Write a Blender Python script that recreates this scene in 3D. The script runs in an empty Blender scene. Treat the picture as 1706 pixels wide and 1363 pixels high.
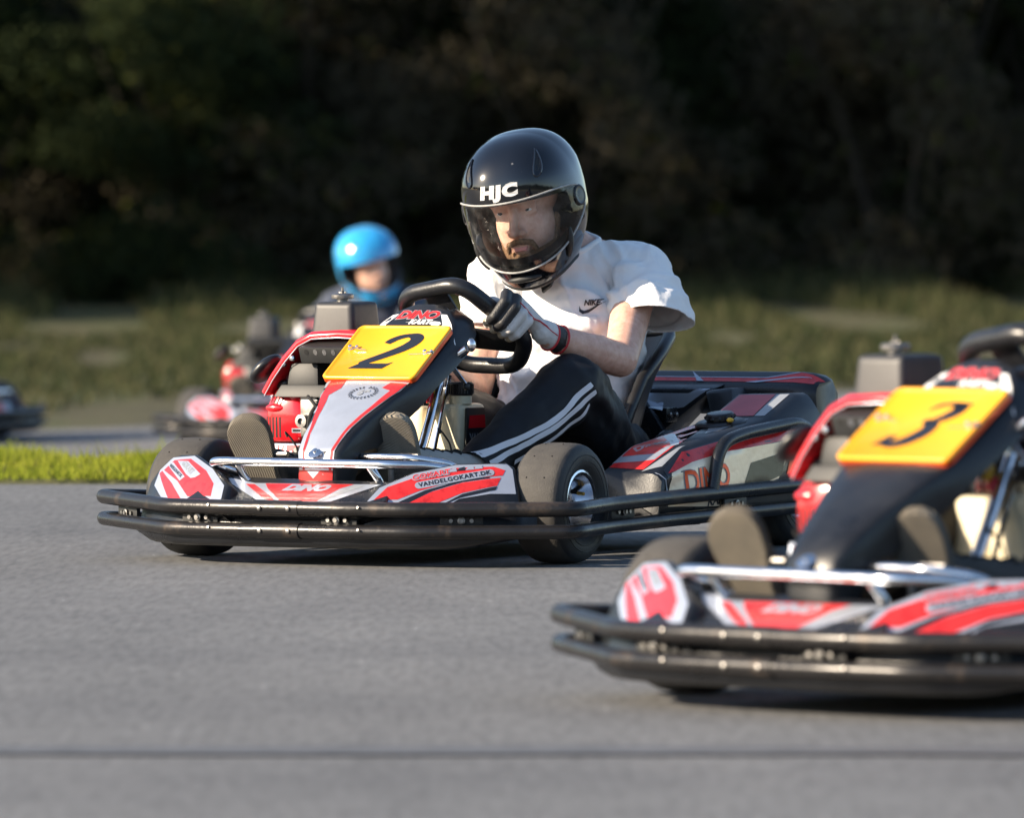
import bpy, bmesh, math, random
import numpy as np
from mathutils import Vector, Matrix, noise, Euler
from mathutils.bvhtree import BVHTree
R = math.radians
sc = bpy.context.scene
COL = sc.collection
random.seed(7); rng = np.random.default_rng(7)

# ------------------------------------------------------------------ camera, sky, sun, exposure
cam = bpy.data.cameras.new('camera'); camo = bpy.data.objects.new('camera', cam); COL.objects.link(camo)
cam.sensor_width = 36.0; cam.lens = 15200 / 1706 * 36
cam.clip_start = 0.5; cam.clip_end = 1500
camo.matrix_world = (Matrix.Translation((0, 0, 1.0)) @ Matrix.Rotation(R(90) - math.atan(458.5 / 15200), 4, 'X')
                     @ Matrix.Rotation(R(-0.4), 4, 'Z'))
cam.dof.use_dof = True; cam.dof.focus_distance = 21.45; cam.dof.aperture_fstop = 6.2
sc.camera = camo
SUN_DIR = Vector((-0.88, -0.24, 0.385)).normalized()
w = bpy.data.worlds.new('World'); sc.world = w; w.use_nodes = True
nt = w.node_tree; bg = nt.nodes['Background']
sky = nt.nodes.new('ShaderNodeTexSky'); sky.sky_type = 'NISHITA'; sky.sun_disc = False
sky.sun_elevation = math.asin(SUN_DIR.z); sky.sun_rotation = math.atan2(SUN_DIR.x, SUN_DIR.y)
sky.air_density = 1.0; sky.dust_density = 0.7; sky.ozone_density = 1.5
nt.links.new(sky.outputs[0], bg.inputs[0]); bg.inputs[1].default_value = 0.10
sd = bpy.data.lights.new('sun', 'SUN'); sd.energy = 5.0; sd.angle = R(0.5); sd.color = (1.0, 0.84, 0.64)
so = bpy.data.objects.new('sun', sd); COL.objects.link(so)
so.rotation_euler = SUN_DIR.to_track_quat('Z', 'Y').to_euler(); so.location = (-30, 10, 25)
sc.view_settings.view_transform = 'Standard'; sc.view_settings.look = 'None'
sc.view_settings.exposure = 1.15; sc.view_settings.gamma = 1.0
try:
    sc.cycles.max_bounces = 8; sc.cycles.transparent_max_bounces = 12
except Exception: pass

# ------------------------------------------------------------------ materials
def mat(name, col, rough=0.5, metal=0.0, coat=0.0, var=0.0, vscale=20.0, bump=0.0, bscale=60.0, spec=0.5,
        col2=None, thresh=None, stretch=None, rvar=0.0, sheen=0.0, sss=0.0):
    m = bpy.data.materials.new(name); m.use_nodes = True
    t = m.node_tree; b = t.nodes['Principled BSDF']
    b.inputs['Roughness'].default_value = rough; b.inputs['Metallic'].default_value = metal
    b.inputs['Coat Weight'].default_value = coat; b.inputs['Coat Roughness'].default_value = 0.06
    b.inputs['Specular IOR Level'].default_value = spec
    if sheen: b.inputs['Sheen Weight'].default_value = sheen
    if sss:
        b.inputs['Subsurface Weight'].default_value = sss
        b.inputs['Subsurface Radius'].default_value = (0.012, 0.005, 0.003)
        b.inputs['Subsurface Scale'].default_value = 1.0
    c = (*col, 1)
    b.inputs['Base Color'].default_value = c
    tc = t.nodes.new('ShaderNodeTexCoord'); mp = t.nodes.new('ShaderNodeMapping')
    t.links.new(tc.outputs['Object'], mp.inputs[0])
    if stretch: mp.inputs['Scale'].default_value = stretch
    if var or col2 or rvar:
        n = t.nodes.new('ShaderNodeTexNoise'); n.inputs['Scale'].default_value = vscale
        n.inputs['Detail'].default_value = 5; n.inputs['Roughness'].default_value = 0.65
        t.links.new(mp.outputs[0], n.inputs['Vector'])
        cr = t.nodes.new('ShaderNodeValToRGB'); e = cr.color_ramp.elements
        lo, hi = thresh or (0.3, 0.7)
        e[0].position = lo; e[1].position = hi
        if col2: e[0].color = c; e[1].color = (*col2, 1)
        else:
            e[0].color = tuple(x * (1 - var) for x in col) + (1,); e[1].color = tuple(min(1, x * (1 + var)) for x in col) + (1,)
        t.links.new(n.outputs['Fac'], cr.inputs[0]); t.links.new(cr.outputs[0], b.inputs['Base Color'])
        if rvar:
            mr = t.nodes.new('ShaderNodeMapRange'); mr.inputs['To Min'].default_value = max(0.02, rough - rvar)
            mr.inputs['To Max'].default_value = min(1, rough + rvar)
            mr.inputs['From Min'].default_value = .3; mr.inputs['From Max'].default_value = .7
            t.links.new(n.outputs['Fac'], mr.inputs[0]); t.links.new(mr.outputs[0], b.inputs['Roughness'])
    if bump:
        n2 = t.nodes.new('ShaderNodeTexNoise'); n2.inputs['Scale'].default_value = bscale; n2.inputs['Detail'].default_value = 4
        t.links.new(mp.outputs[0], n2.inputs['Vector'])
        bp = t.nodes.new('ShaderNodeBump'); bp.inputs['Strength'].default_value = bump; bp.inputs['Distance'].default_value = 0.01
        t.links.new(n2.outputs['Fac'], bp.inputs['Height']); t.links.new(bp.outputs[0], b.inputs['Normal'])
    return m

M = {}
M['plastic'] = mat('black_plastic', (0.011, 0.012, 0.015), 0.34, var=.4, vscale=9, bump=.05, bscale=220, rvar=.12)
M['matte'] = mat('matte_black_plastic', (0.016, 0.017, 0.018), 0.55, var=.3, vscale=12, bump=.04, bscale=700)
M['box'] = mat('grained_box_plastic', (0.030, 0.030, 0.033), 0.5, var=.25, vscale=15, bump=.05, bscale=900)
M['dark'] = mat('dark_recess', (0.008, 0.008, 0.009), 0.8)
M['tube'] = mat('worn_black_tube', (0.020, 0.019, 0.020), 0.34, col2=(0.12, 0.085, 0.06), thresh=(.56, .84), vscale=11, rvar=.12, metal=.35, bump=.06, bscale=90)
M['tubebk'] = mat('black_painted_tube', (0.010, 0.011, 0.013), 0.28, var=.3, vscale=18, rvar=.1, bump=.05, bscale=120)
M['chrome'] = mat('chromed_steel', (0.82, 0.82, 0.84), 0.14, 1.0, rvar=.07, vscale=30, var=.08)
M['alu'] = mat('polished_aluminium', (0.78, 0.78, 0.80), 0.2, 1.0, rvar=.08, vscale=25, var=.1)
M['steel'] = mat('dull_steel', (0.27, 0.26, 0.25), 0.45, 1.0, var=.4, vscale=40, rvar=.1)
M['brass'] = mat('brass', (0.6, 0.38, 0.1), 0.3, 1.0)
M['gold'] = mat('yellow_hose', (0.62, 0.36, 0.03), 0.4, var=.2, vscale=40)
M['rubber'] = mat('tyre_rubber', (0.026, 0.026, 0.027), 0.62, var=.25, vscale=30, bump=.12, bscale=140)
M['tread'] = mat('worn_tyre_tread', (0.036, 0.034, 0.033), 0.8, col2=(0.062, 0.058, 0.053), vscale=16, bump=.15, bscale=260)
M['red'] = mat('red_sticker', (0.62, 0.026, 0.026), 0.3, coat=.3, col2=(0.42, 0.012, 0.014), vscale=38, thresh=(.5, .64))
M['redp'] = mat('red_engine_paint', (0.60, 0.012, 0.02), 0.22, coat=.7, var=.12, vscale=25, bump=.03, bscale=30)
M['white'] = mat('silver_white_sticker', (0.46, 0.50, 0.58), 0.30, .5, coat=.3, var=.06, vscale=25)
M['purewhite'] = mat('pure_white_sticker', (0.78, 0.78, 0.78), 0.4, coat=.2)
M['grey'] = mat('grey_sticker', (0.26, 0.28, 0.31), 0.32, coat=.3, var=.1)
M['navy'] = mat('black_sticker', (0.012, 0.014, 0.02), 0.3, coat=.3)
M['silver'] = mat('silver_foil_sticker', (0.80, 0.64, 0.47), 0.32, .3, var=.1, vscale=8, bump=.12, bscale=40)  # warm base colour includes the glow of sunlit ground reflected in the foil
M['carbon'] = mat('dark_foil_sticker', (0.05, 0.05, 0.045), 0.25, .6, var=.3, vscale=60)
M['pink'] = mat('faded_red_sticker', (0.40, 0.07, 0.085), 0.4, var=.1)
M['orange'] = mat('orange_sticker', (0.75, 0.09, 0.02), 0.3, .3, var=.1)
M['yellow'] = mat('yellow_number_plate', (0.86, 0.385, 0.012), 0.34, coat=.2, var=.05, vscale=12, bump=.03, bscale=20)
M['digit'] = mat('black_digit', (0.014, 0.017, 0.026), 0.4)
M['ivory'] = mat('ivory_tank_plastic', (0.80, 0.74, 0.56), 0.38, col2=(0.62, 0.54, 0.36), vscale=9, sss=.0, bump=.05, bscale=60)
M['skin'] = mat('skin', (0.72, 0.47, 0.37), 0.48, col2=(0.55, 0.30, 0.22), vscale=45, bump=.10, bscale=260, sss=.25)
M['lips'] = mat('lips', (0.45, 0.17, 0.15), 0.45)
M['beard'] = mat('beard_hair', (0.13, 0.075, 0.045), 0.8, col2=(0.36, 0.21, 0.11), vscale=150, bump=.8, bscale=420)
M['eyew'] = mat('eye_white', (0.75, 0.74, 0.72), 0.2)
M['iris'] = mat('iris', (0.04, 0.05, 0.06), 0.15)
M['hair'] = mat('brow_hair', (0.06, 0.035, 0.025), 0.8)
M['helmet'] = mat('black_helmet_lacquer', (0.004, 0.005, 0.008), 0.10, coat=.6, spec=.45, col2=(.22, .22, .23), vscale=34, thresh=(.72, .80))
M['helmetblue'] = mat('blue_helmet_lacquer', (0.03, 0.34, 0.72), 0.14, coat=1.0)
M['lining'] = mat('helmet_lining', (0.16, 0.16, 0.165), 0.95, bump=.3, bscale=200)
M['scuff'] = mat('scuffed_rim', (0.35, 0.35, 0.34), 0.4, var=.3, vscale=60)
M['shirt'] = mat('white_cotton', (0.80, 0.80, 0.81), 0.85, var=.03, vscale=10, bump=.45, bscale=24, sheen=.2)
M['shirt2'] = mat('dark_cotton', (0.06, 0.07, 0.10), 0.9, bump=.1, bscale=500)
M['trousers'] = mat('black_track_fabric', (0.006, 0.0065, 0.009), 0.6, spec=.35, bump=.12, bscale=300, var=.3)
M['stripe'] = mat('white_stripe_fabric', (0.66, 0.66, 0.70), 0.7, bump=.1, bscale=300)
M['glove'] = mat('grey_glove_fabric', (0.60, 0.58, 0.57), 0.75, var=.12, vscale=60, bump=.2, bscale=300)
M['gloveblk'] = mat('black_glove_patch', (0.02, 0.02, 0.022), 0.5, bump=.2, bscale=300)
M['glovetan'] = mat('tan_glove_tip', (0.42, 0.33, 0.22), 0.7, bump=.2, bscale=200)
M['piping'] = mat('red_piping', (0.5, 0.02, 0.03), 0.6)
M['canvas'] = mat('shoe_canvas', (0.06, 0.058, 0.055), 0.9, var=.2, bump=.2, bscale=300)
M['canvas2'] = mat('grey_shoe_canvas', (0.36, 0.35, 0.33), 0.9, var=.15, bump=.2, bscale=300)
M['soletread'] = mat('worn_rubber_sole', (0.27, 0.24, 0.19), 0.8, col2=(0.20, 0.17, 0.13), vscale=25, bump=.3, bscale=50)
M['soledark'] = mat('dark_rubber_sole', (0.11, 0.098, 0.078), 0.8, col2=(0.17, 0.145, 0.11), vscale=14, bump=.3, bscale=60)
M['lace'] = mat('lace', (0.012, 0.012, 0.012), 0.8)
M['logo'] = mat('silver_lettering', (0.62, 0.62, 0.62), 0.35, .2)
M['seat'] = mat('black_seat_shell', (0.013, 0.014, 0.017), 0.36, var=.3, vscale=8, rvar=.08, bump=.04, bscale=120)

def groove_sole(m, sc_=95):
    t = m.node_tree; b = t.nodes['Principled BSDF']
    wv = t.nodes.new('ShaderNodeTexWave'); wv.wave_type = 'RINGS'; wv.rings_direction = 'SPHERICAL'
    wv.inputs['Scale'].default_value = sc_; wv.inputs['Distortion'].default_value = .6
    tc = t.nodes.new('ShaderNodeTexCoord'); mp = t.nodes.new('ShaderNodeMapping')
    t.links.new(tc.outputs['Object'], mp.inputs[0]); t.links.new(mp.outputs[0], wv.inputs[0])
    mp.inputs['Location'].default_value = (0, 0, -.12)
    bp = t.nodes.new('ShaderNodeBump'); bp.inputs['Strength'].default_value = .9; bp.inputs['Distance'].default_value = .004
    t.links.new(wv.outputs['Fac'], bp.inputs['Height']); t.links.new(bp.outputs[0], b.inputs['Normal'])
groove_sole(M['soletread']); groove_sole(M['soledark'], 80)

def visor_mat(name, tint, rough=.03):
    m = bpy.data.materials.new(name); m.use_nodes = True; t = m.node_tree; t.nodes.clear()
    o = t.nodes.new('ShaderNodeOutputMaterial'); mx = t.nodes.new('ShaderNodeMixShader')
    tr = t.nodes.new('ShaderNodeBsdfTransparent'); tr.inputs[0].default_value = (*tint, 1)
    gl = t.nodes.new('ShaderNodeBsdfGlossy'); gl.inputs['Roughness'].default_value = rough
    gl.inputs[0].default_value = (1, 1, 1, 1)
    fr = t.nodes.new('ShaderNodeFresnel'); fr.inputs[0].default_value = 1.36
    t.links.new(fr.outputs[0], mx.inputs[0]); t.links.new(tr.outputs[0], mx.inputs[1]); t.links.new(gl.outputs[0], mx.inputs[2])
    df = t.nodes.new('ShaderNodeBsdfDiffuse'); df.inputs[0].default_value = (.75, .76, .74, 1)
    n = t.nodes.new('ShaderNodeTexNoise'); n.inputs['Scale'].default_value = 30; n.inputs['Detail'].default_value = 8
    tc = t.nodes.new('ShaderNodeTexCoord'); t.links.new(tc.outputs['Object'], n.inputs[0])
    mr = t.nodes.new('ShaderNodeMapRange'); mr.inputs['From Min'].default_value = .45; mr.inputs['From Max'].default_value = .8
    mr.inputs['To Min'].default_value = .0; mr.inputs['To Max'].default_value = .05
    t.links.new(n.outputs[0], mr.inputs[0])
    m2 = t.nodes.new('ShaderNodeMixShader')
    t.links.new(mr.outputs[0], m2.inputs[0]); t.links.new(mx.outputs[0], m2.inputs[1]); t.links.new(df.outputs[0], m2.inputs[2])
    t.links.new(m2.outputs[0], o.inputs[0]); return m
M['visor'] = visor_mat('clear_visor', (1, 1, 1))

# ------------------------------------------------------------------ mesh helpers
def V(*a): return Vector(a)

class MB:
    def __init__(s): s.bm = bmesh.new()
    def face(s, vs, mi=0):
        try: f = s.bm.faces.new(vs); f.material_index = mi; return f
        except ValueError: return None
    def poly(s, pts, mi=0): return s.face([s.bm.verts.new(p) for p in pts], mi)
    def rings(s, rings, mi=0, cap=True, closed=True, loop=False):
        vr = [[s.bm.verts.new(p) for p in r] for r in rings]
        n = len(vr[0]); L = len(vr)
        for i in range(L if loop else L - 1):
            a, b = vr[i], vr[(i + 1) % L]
            for j in range(n if closed else n - 1):
                k = (j + 1) % n; s.face([a[j], a[k], b[k], b[j]], mi)
        if cap and not loop and closed: s.face(vr[0][::-1], mi); s.face(vr[-1], mi)
        return vr
    def tube(s, pts, r, mi=0, seg=12, closed=False, fil=0.0, fn=5):
        P = [Vector(p) for p in pts]
        if fil:
            Q = []; n = len(P)
            for i in range(n):
                if not closed and i in (0, n - 1): Q.append(P[i]); continue
                a, b, c = P[i - 1], P[i], P[(i + 1) % n]
                u = (a - b); v = (c - b); d = min(fil, u.length * .48, v.length * .48)
                p0 = b + u.normalized() * d; p2 = b + v.normalized() * d
                for k in range(fn + 1):
                    t = k / fn; Q.append(p0 * (1 - t) ** 2 + b * 2 * t * (1 - t) + p2 * t * t)
            P = Q
        n = len(P); T = []
        for i in range(n):
            if closed: d = P[(i + 1) % n] - P[i - 1]
            else: d = P[min(i + 1, n - 1)] - P[max(i - 1, 0)]
            T.append(d.normalized())
        up = Vector((0, 0, 1)) if abs(T[0].z) < .9 else Vector((1, 0, 0))
        N = (up - T[0] * up.dot(T[0])).normalized(); rs = []
        for i in range(n):
            N = (N - T[i] * N.dot(T[i])).normalized(); B = T[i].cross(N)
            rr = r[i] if isinstance(r, (list, tuple)) else r
            rs.append([P[i] + (N * math.cos(2 * math.pi * j / seg) + B * math.sin(2 * math.pi * j / seg)) * rr for j in range(seg)])
        s.rings(rs, mi, loop=closed)
    def lathe(s, prof, o, ax, mi=0, seg=24, cap=True, mis=None):
        o = Vector(o); ax = Vector(ax).normalized(); up = Vector((0, 0, 1)) if abs(ax.z) < .9 else Vector((1, 0, 0))
        N = (up - ax * up.dot(ax)).normalized(); B = ax.cross(N)
        vr = [[s.bm.verts.new(o + ax * h + (N * math.cos(2 * math.pi * j / seg) + B * math.sin(2 * math.pi * j / seg)) * max(r, 1e-4)) for j in range(seg)] for r, h in prof]
        for i in range(len(vr) - 1):
            for j in range(seg):
                k = (j + 1) % seg; s.face([vr[i][j], vr[i][k], vr[i + 1][k], vr[i + 1][j]], mis[i] if mis else mi)
        if cap: s.face(vr[0][::-1], mis[0] if mis else mi); s.face(vr[-1], mis[-1] if mis else mi)
    def box(s, c, size, rot=None, bev=0.0, mi=0, seg=2):
        g = bmesh.ops.create_cube(s.bm, size=1.0)
        vs = g['verts']; m = Matrix.Translation(c) @ (rot.to_matrix().to_4x4() if rot else Matrix.Identity(4)) @ Matrix.Diagonal((*size, 1))
        bmesh.ops.transform(s.bm, matrix=m, verts=vs)
        fs = {f for v in vs for f in v.link_faces}
        for f in fs: f.material_index = mi
        if bev:
            es = list({e for v in vs for e in v.link_edges})
            bmesh.ops.bevel(s.bm, geom=es, offset=bev, segments=seg, affect='EDGES', profile=.6, material=-1)
    def hexa(s, lo, hi, bev=0.0, mi=0, seg=2):
        """lo, hi: 4 points each (quads), lofted, bevelled"""
        a = [s.bm.verts.new(p) for p in lo]; b = [s.bm.verts.new(p) for p in hi]; n = len(a)
        fs = [s.face(a[::-1], mi), s.face(b, mi)]
        for i in range(n): fs.append(s.face([a[i], a[(i + 1) % n], b[(i + 1) % n], b[i]], mi))
        if bev:
            es = list({e for v in a + b for e in v.link_edges})
            bmesh.ops.bevel(s.bm, geom=es, offset=bev, segments=seg, affect='EDGES', profile=.6, material=-1)
    def slab(s, fr, pts, depth, bev=0.0, mi=0, bulge=0.0):
        O, U, W, n = fr
        top = [O + U * u + W * v for u, v in pts]; bot = [p - n * depth for p in top]
        s.hexa(bot, top, bev, mi)
    def ball(s, c, r, mi=0, sub=2, scale=(1, 1, 1), rot=None):
        m = Matrix.Translation(c) @ (rot.to_matrix().to_4x4() if rot else Matrix.Identity(4)) @ Matrix.Diagonal((*[r * q for q in scale], 1))
        g = bmesh.ops.create_icosphere(s.bm, subdivisions=sub, radius=1.0, matrix=m)
        for f in {f for v in g['verts'] for f in v.link_faces}: f.material_index = mi
    def bvh(s):
        s.bm.normal_update(); return BVHTree.FromBMesh(s.bm)
    def decal(s, bvh, fr, pts2, mi, off=0.0008, cell=0.02, tris=None, mx=None):
        """flat 2-D outline in the frame, cut into cells and laid on the surface"""
        O, U, W, n = fr; t = bmesh.new()
        if tris is None:
            f = t.faces.new([t.verts.new((u, v, 0)) for u, v in pts2]); bmesh.ops.triangulate(t, faces=[f])
        else:
            vs = [t.verts.new((u, v, 0)) for u, v in pts2]
            for tr in tris:
                try: t.faces.new([vs[i] for i in tr])
                except ValueError: pass
        us = [p[0] for p in pts2]; ws = [p[1] for p in pts2]
        if cell:
            for ax, lo, hi in ((0, min(us), max(us)), (1, min(ws), max(ws))):
                k = math.floor(lo / cell) + 1
                while k * cell < hi:
                    co = (k * cell, 0, 0) if ax == 0 else (0, k * cell, 0); no = (1, 0, 0) if ax == 0 else (0, 1, 0)
                    bmesh.ops.bisect_plane(t, geom=t.verts[:] + t.edges[:] + t.faces[:], plane_co=co, plane_no=no); k += 1
        mp = {}
        for v in t.verts:
            p = O + U * v.co.x + W * v.co.y
            if bvh:
                h = bvh.ray_cast(p + n * .12, -n, .3)
                if h[0] is None: continue
                p = h[0]
            mp[v] = s.bm.verts.new(p + n * off)
        for f in t.faces:
            if any(v not in mp for v in f.verts): continue
            g = s.face([mp[v] for v in f.verts], mi)
            if g:
                g.normal_update()
                if g.normal.dot(n) < 0: g.normal_flip()
        t.free()
    def build(s, name, mats, parent=None, sharp=38, smooth=True):
        bm = s.bm
        if smooth:
            bm.normal_update()
            for f in bm.faces: f.smooth = True
            c = math.radians(sharp)
            for e in bm.edges:
                if len(e.link_faces) == 2 and e.calc_face_angle(0) > c: e.smooth = False
        me = bpy.data.meshes.new(name); bm.to_mesh(me); bm.free()
        if not isinstance(mats, (list, tuple)): mats = [mats]
        for m in mats: me.materials.append(M[m] if isinstance(m, str) else m)
        o = bpy.data.objects.new(name, me); COL.objects.link(o)
        if parent: o.parent = parent
        return o

def frame(O, U, W):
    O, U, W = Vector(O), Vector(U).normalized(), Vector(W); W = (W - U * W.dot(U)).normalized()
    return (O, U, W, U.cross(W))

def tag(o, label=None, cat=None, group=None, kind=None):
    if label: o['label'] = label
    if cat: o['category'] = cat
    if group: o['group'] = group
    if kind: o['kind'] = kind
    return o
def empty(name, loc, rz=0):
    o = bpy.data.objects.new(name, None); COL.objects.link(o); o.location = loc; o.rotation_euler = (0, 0, rz); o.empty_display_size = .2
    return o
def copy_tree(o, parent=None):
    c = o.copy(); COL.objects.link(c)
    if parent: c.parent = parent
    for ch in list(o.children): copy_tree(ch, c)
    return c

_tc = {}
def text2d(s, size, shear=0.0, bold=0.0, cx=1.0, space=1.0):
    """outline of a word as 2-D vertices and triangles, centred"""
    k = (s, size, shear, bold, cx, space)
    if k in _tc: return _tc[k]
    cu = bpy.data.curves.new('t', 'FONT'); cu.body = s; cu.size = size; cu.shear = shear; cu.offset = bold
    cu.resolution_u = 3; cu.align_x = 'CENTER'; cu.align_y = 'CENTER'; cu.space_character = space
    o = bpy.data.objects.new('t', cu); COL.objects.link(o)
    dg = bpy.context.evaluated_depsgraph_get(); me = bpy.data.meshes.new_from_object(o.evaluated_get(dg))
    me.calc_loop_triangles()
    vs = [(v.co.x * cx, v.co.y) for v in me.vertices]; tr = [tuple(t.vertices) for t in me.loop_triangles]
    bpy.data.objects.remove(o); bpy.data.curves.remove(cu); bpy.data.meshes.remove(me)
    _tc[k] = (vs, tr); return _tc[k]
def put_text(mb, bvh, fr, s, size, at, mi, rot=0.0, off=.0016, cell=0, **kw):
    vs, tr = text2d(s, size, **kw); c, n = math.cos(rot), math.sin(rot)
    mb.decal(bvh, fr, [(at[0] + x * c - y * n, at[1] + x * n + y * c) for x, y in vs], mi, off, cell, tris=tr)

# ------------------------------------------------------------------ kart (x: driver's left, y: rearward, z: up)
def neg(l): return [(-u, v) for u, v in l]

def make_wheel(root, x, y, r, wd, side, steer=0.0, rimr=.072):
    """tyre with rim sub-part; side = +1 outer face towards +x"""
    ax = Vector((side * math.cos(steer), side * math.sin(steer) * side * (-1 if side < 0 else 1), 0))
    ax = Vector((math.cos(steer), math.sin(steer), 0)) * side
    c = Vector((x, y, r)); h = wd / 2
    mb = MB(); prof = []; mis = []
    pts = [(rimr, -h * .72), (rimr + .012, -h * .86), (r * .66, -h * 1.0), (r * .80, -h * 1.0), (r * .905, -h * .93), (r * .962, -h * .78), (r * .985, -h * .62), (r * .997, -h * .3), (r, 0)]
    pts = pts + [(a, -b) for a, b in pts[-2::-1]]
    for i in range(len(pts) - 1):
        mid = abs(pts[i][1] + pts[i + 1][1]) / 2; rr = (pts[i][0] + pts[i + 1][0]) / 2
        mis.append(1 if rr > r * .94 and mid < h * .86 else 0)
    mb.lathe(pts, c, ax, seg=64, cap=False, mis=mis)
    N = Vector((0, 0, 1)); B = ax.cross(N)
    for k in range(14):       # wear holes and raised sidewall marks
        a = k * 2 * math.pi / 14 + .2
        for q in (-.35, .35):
            d = N * math.cos(a) + B * math.sin(a)
            mb.ball(c + d * (r - .0005) + ax * h * q, .0022, 2, 1)
    # sidewall ring line
    for q in (.80, .70):
        ring = [c + (N * math.cos(t) + B * math.sin(t)) * r * q + ax * (h * 1.0) for t in [i * math.pi / 24 for i in range(48)]]
        mb.tube(ring, .0012, 0, 5, closed=True)
    o = mb.build('tyre', ['rubber', 'tread', 'dark'], root, sharp=60)
    mb = MB()
    hp = h * .74
    mb.lathe([(.018, -hp * .5), (.05, -hp * .5), (rimr - .010, -hp * .9), (rimr + .004, -hp), (rimr + .004, -hp + .004), (rimr - .004, -hp * .7),
              (rimr - .013, 0), (rimr - .006, hp * .6), (rimr - .002, hp * .9), (rimr + .003, hp), (rimr + .006, hp + .003), (rimr + .006, hp + .0065), (rimr + .001, hp + .008),
              (rimr - .006, hp + .004), (rimr - .010, hp * .75), (rimr - .016, hp * .35), (rimr - .022, -hp * .15), (.030, -hp * .2), (.026, -hp * .05), (.020, -hp * .05), (.018, hp * .25), (.002, hp * .25)], c, ax, 0, 48)
    for k in range(3):
        a = k * 2 * math.pi / 3 + .5; d = N * math.cos(a) + B * math.sin(a)
        mb.lathe([(.007, 0), (.007, .008), (.004, .012)], c + d * .034 - ax * hp * .12, ax, 0, 6)
    rim = mb.build('rim', ['alu'], o)
    mb = MB(); a = math.radians(62); d = N * math.cos(a) - B * math.sin(a)
    mb.tube([c + d * (rimr - .02) + ax * hp * .1, c + d * (rimr - .026) + ax * hp * .62], [.004, .004], 0, 8)
    mb.tube([c + d * (rimr - .026) + ax * hp * .5, c + d * (rimr - .029) + ax * hp * .86], [.0048, .0042], 1, 8)
    mb.build('valve', ['dark', 'brass'], o)
    return o

BUMP = [(-.545, .62), (-.585, .22), (-.60, -.02), (-.672, -.19), (-.34, -.378), (-.17, -.402), (.17, -.402), (.34, -.378), (.672, -.19), (.625, .03), (.605, .35), (.60, .62), (.595, .98)]
def bumper_pts(z, zb, inset=0.0):
    out = []
    for x, y in BUMP:
        t = max(0, (y + .2)) / 1.2
        f = 1 - inset / .6
        out.append((x * f, y + (inset if y < -.1 else 0), z + (zb - z) * t + (.010 if abs(x) > .6 and y < -.1 and x < 0 else 0)))
    return out

def stroke_poly(pts, wd):
    """polygon around a 2-D stroke of varying width"""
    Q, Wd = [], []
    for i in range(len(pts) - 1):
        p0, p1, p2, p3 = pts[max(0, i - 1)], pts[i], pts[i + 1], pts[min(len(pts) - 1, i + 2)]
        for k in range(4):
            t = k / 4
            f = lambda a, b, c, d: .5 * (2 * b + (c - a) * t + (2 * a - 5 * b + 4 * c - d) * t * t + (3 * b - a - 3 * c + d) * t ** 3)
            Q.append((f(p0[0], p1[0], p2[0], p3[0]), f(p0[1], p1[1], p2[1], p3[1]))); Wd.append(wd[i] * (1 - t) + wd[i + 1] * t)
    pts, wd = Q + [pts[-1]], [q * 1.25 for q in Wd] + [wd[-1]]
    L, Rr = [], []
    n = len(pts)
    for i, (p, w_) in enumerate(zip(pts, wd)):
        a = pts[max(0, i - 1)]; b = pts[min(n - 1, i + 1)]
        d = Vector((b[0] - a[0], b[1] - a[1])).normalized(); q = Vector((-d.y, d.x)) * w_ / 2
        L.append((p[0] + q.x, p[1] + q.y)); Rr.append((p[0] - q.x, p[1] - q.y))
    return [[L[i], L[i + 1], Rr[i + 1], Rr[i]] for i in range(n - 1)]

PL_FR = frame((0, .040, .486), (1, 0, 0), (0, .173, .121))
DIG = {
 '2': [*stroke_poly([(-.034, .034), (-.030, .045), (-.018, .058), (.004, .066), (.024, .062), (.036, .048), (.036, .032), (.026, .014), (.004, -.008), (-.022, -.030), (-.038, -.043), (-.046, -.049)],
        [.016, .020, .017, .012, .020, .029, .031, .028, .024, .021, .018, .014]), [(-.062, -.066), (.034, -.066), (.046, -.040), (.034, -.046), (-.044, -.046)]],
 '3': [*stroke_poly([(-.034, .040), (-.022, .054), (-.004, .060), (.016, .059), (.030, .050), (.034, .038), (.024, .022), (.006, .010), (-.004, .006)], [.002, .012, .008, .012, .026, .030, .024, .012, .006]),
       *stroke_poly([(-.012, .010), (.006, .004), (.018, -.010), (.018, -.028), (.006, -.046), (-.012, -.058), (-.032, -.060), (-.046, -.056)], [.008, .016, .028, .032, .028, .018, .010, .004]),
       [(-.062, -.064), (-.046, -.036), (-.024, -.036), (-.034, -.062)], [(.010, .064), (.054, .064), (.040, .040), (.020, .040)]]}
SHEAR_ = 0.30
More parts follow.
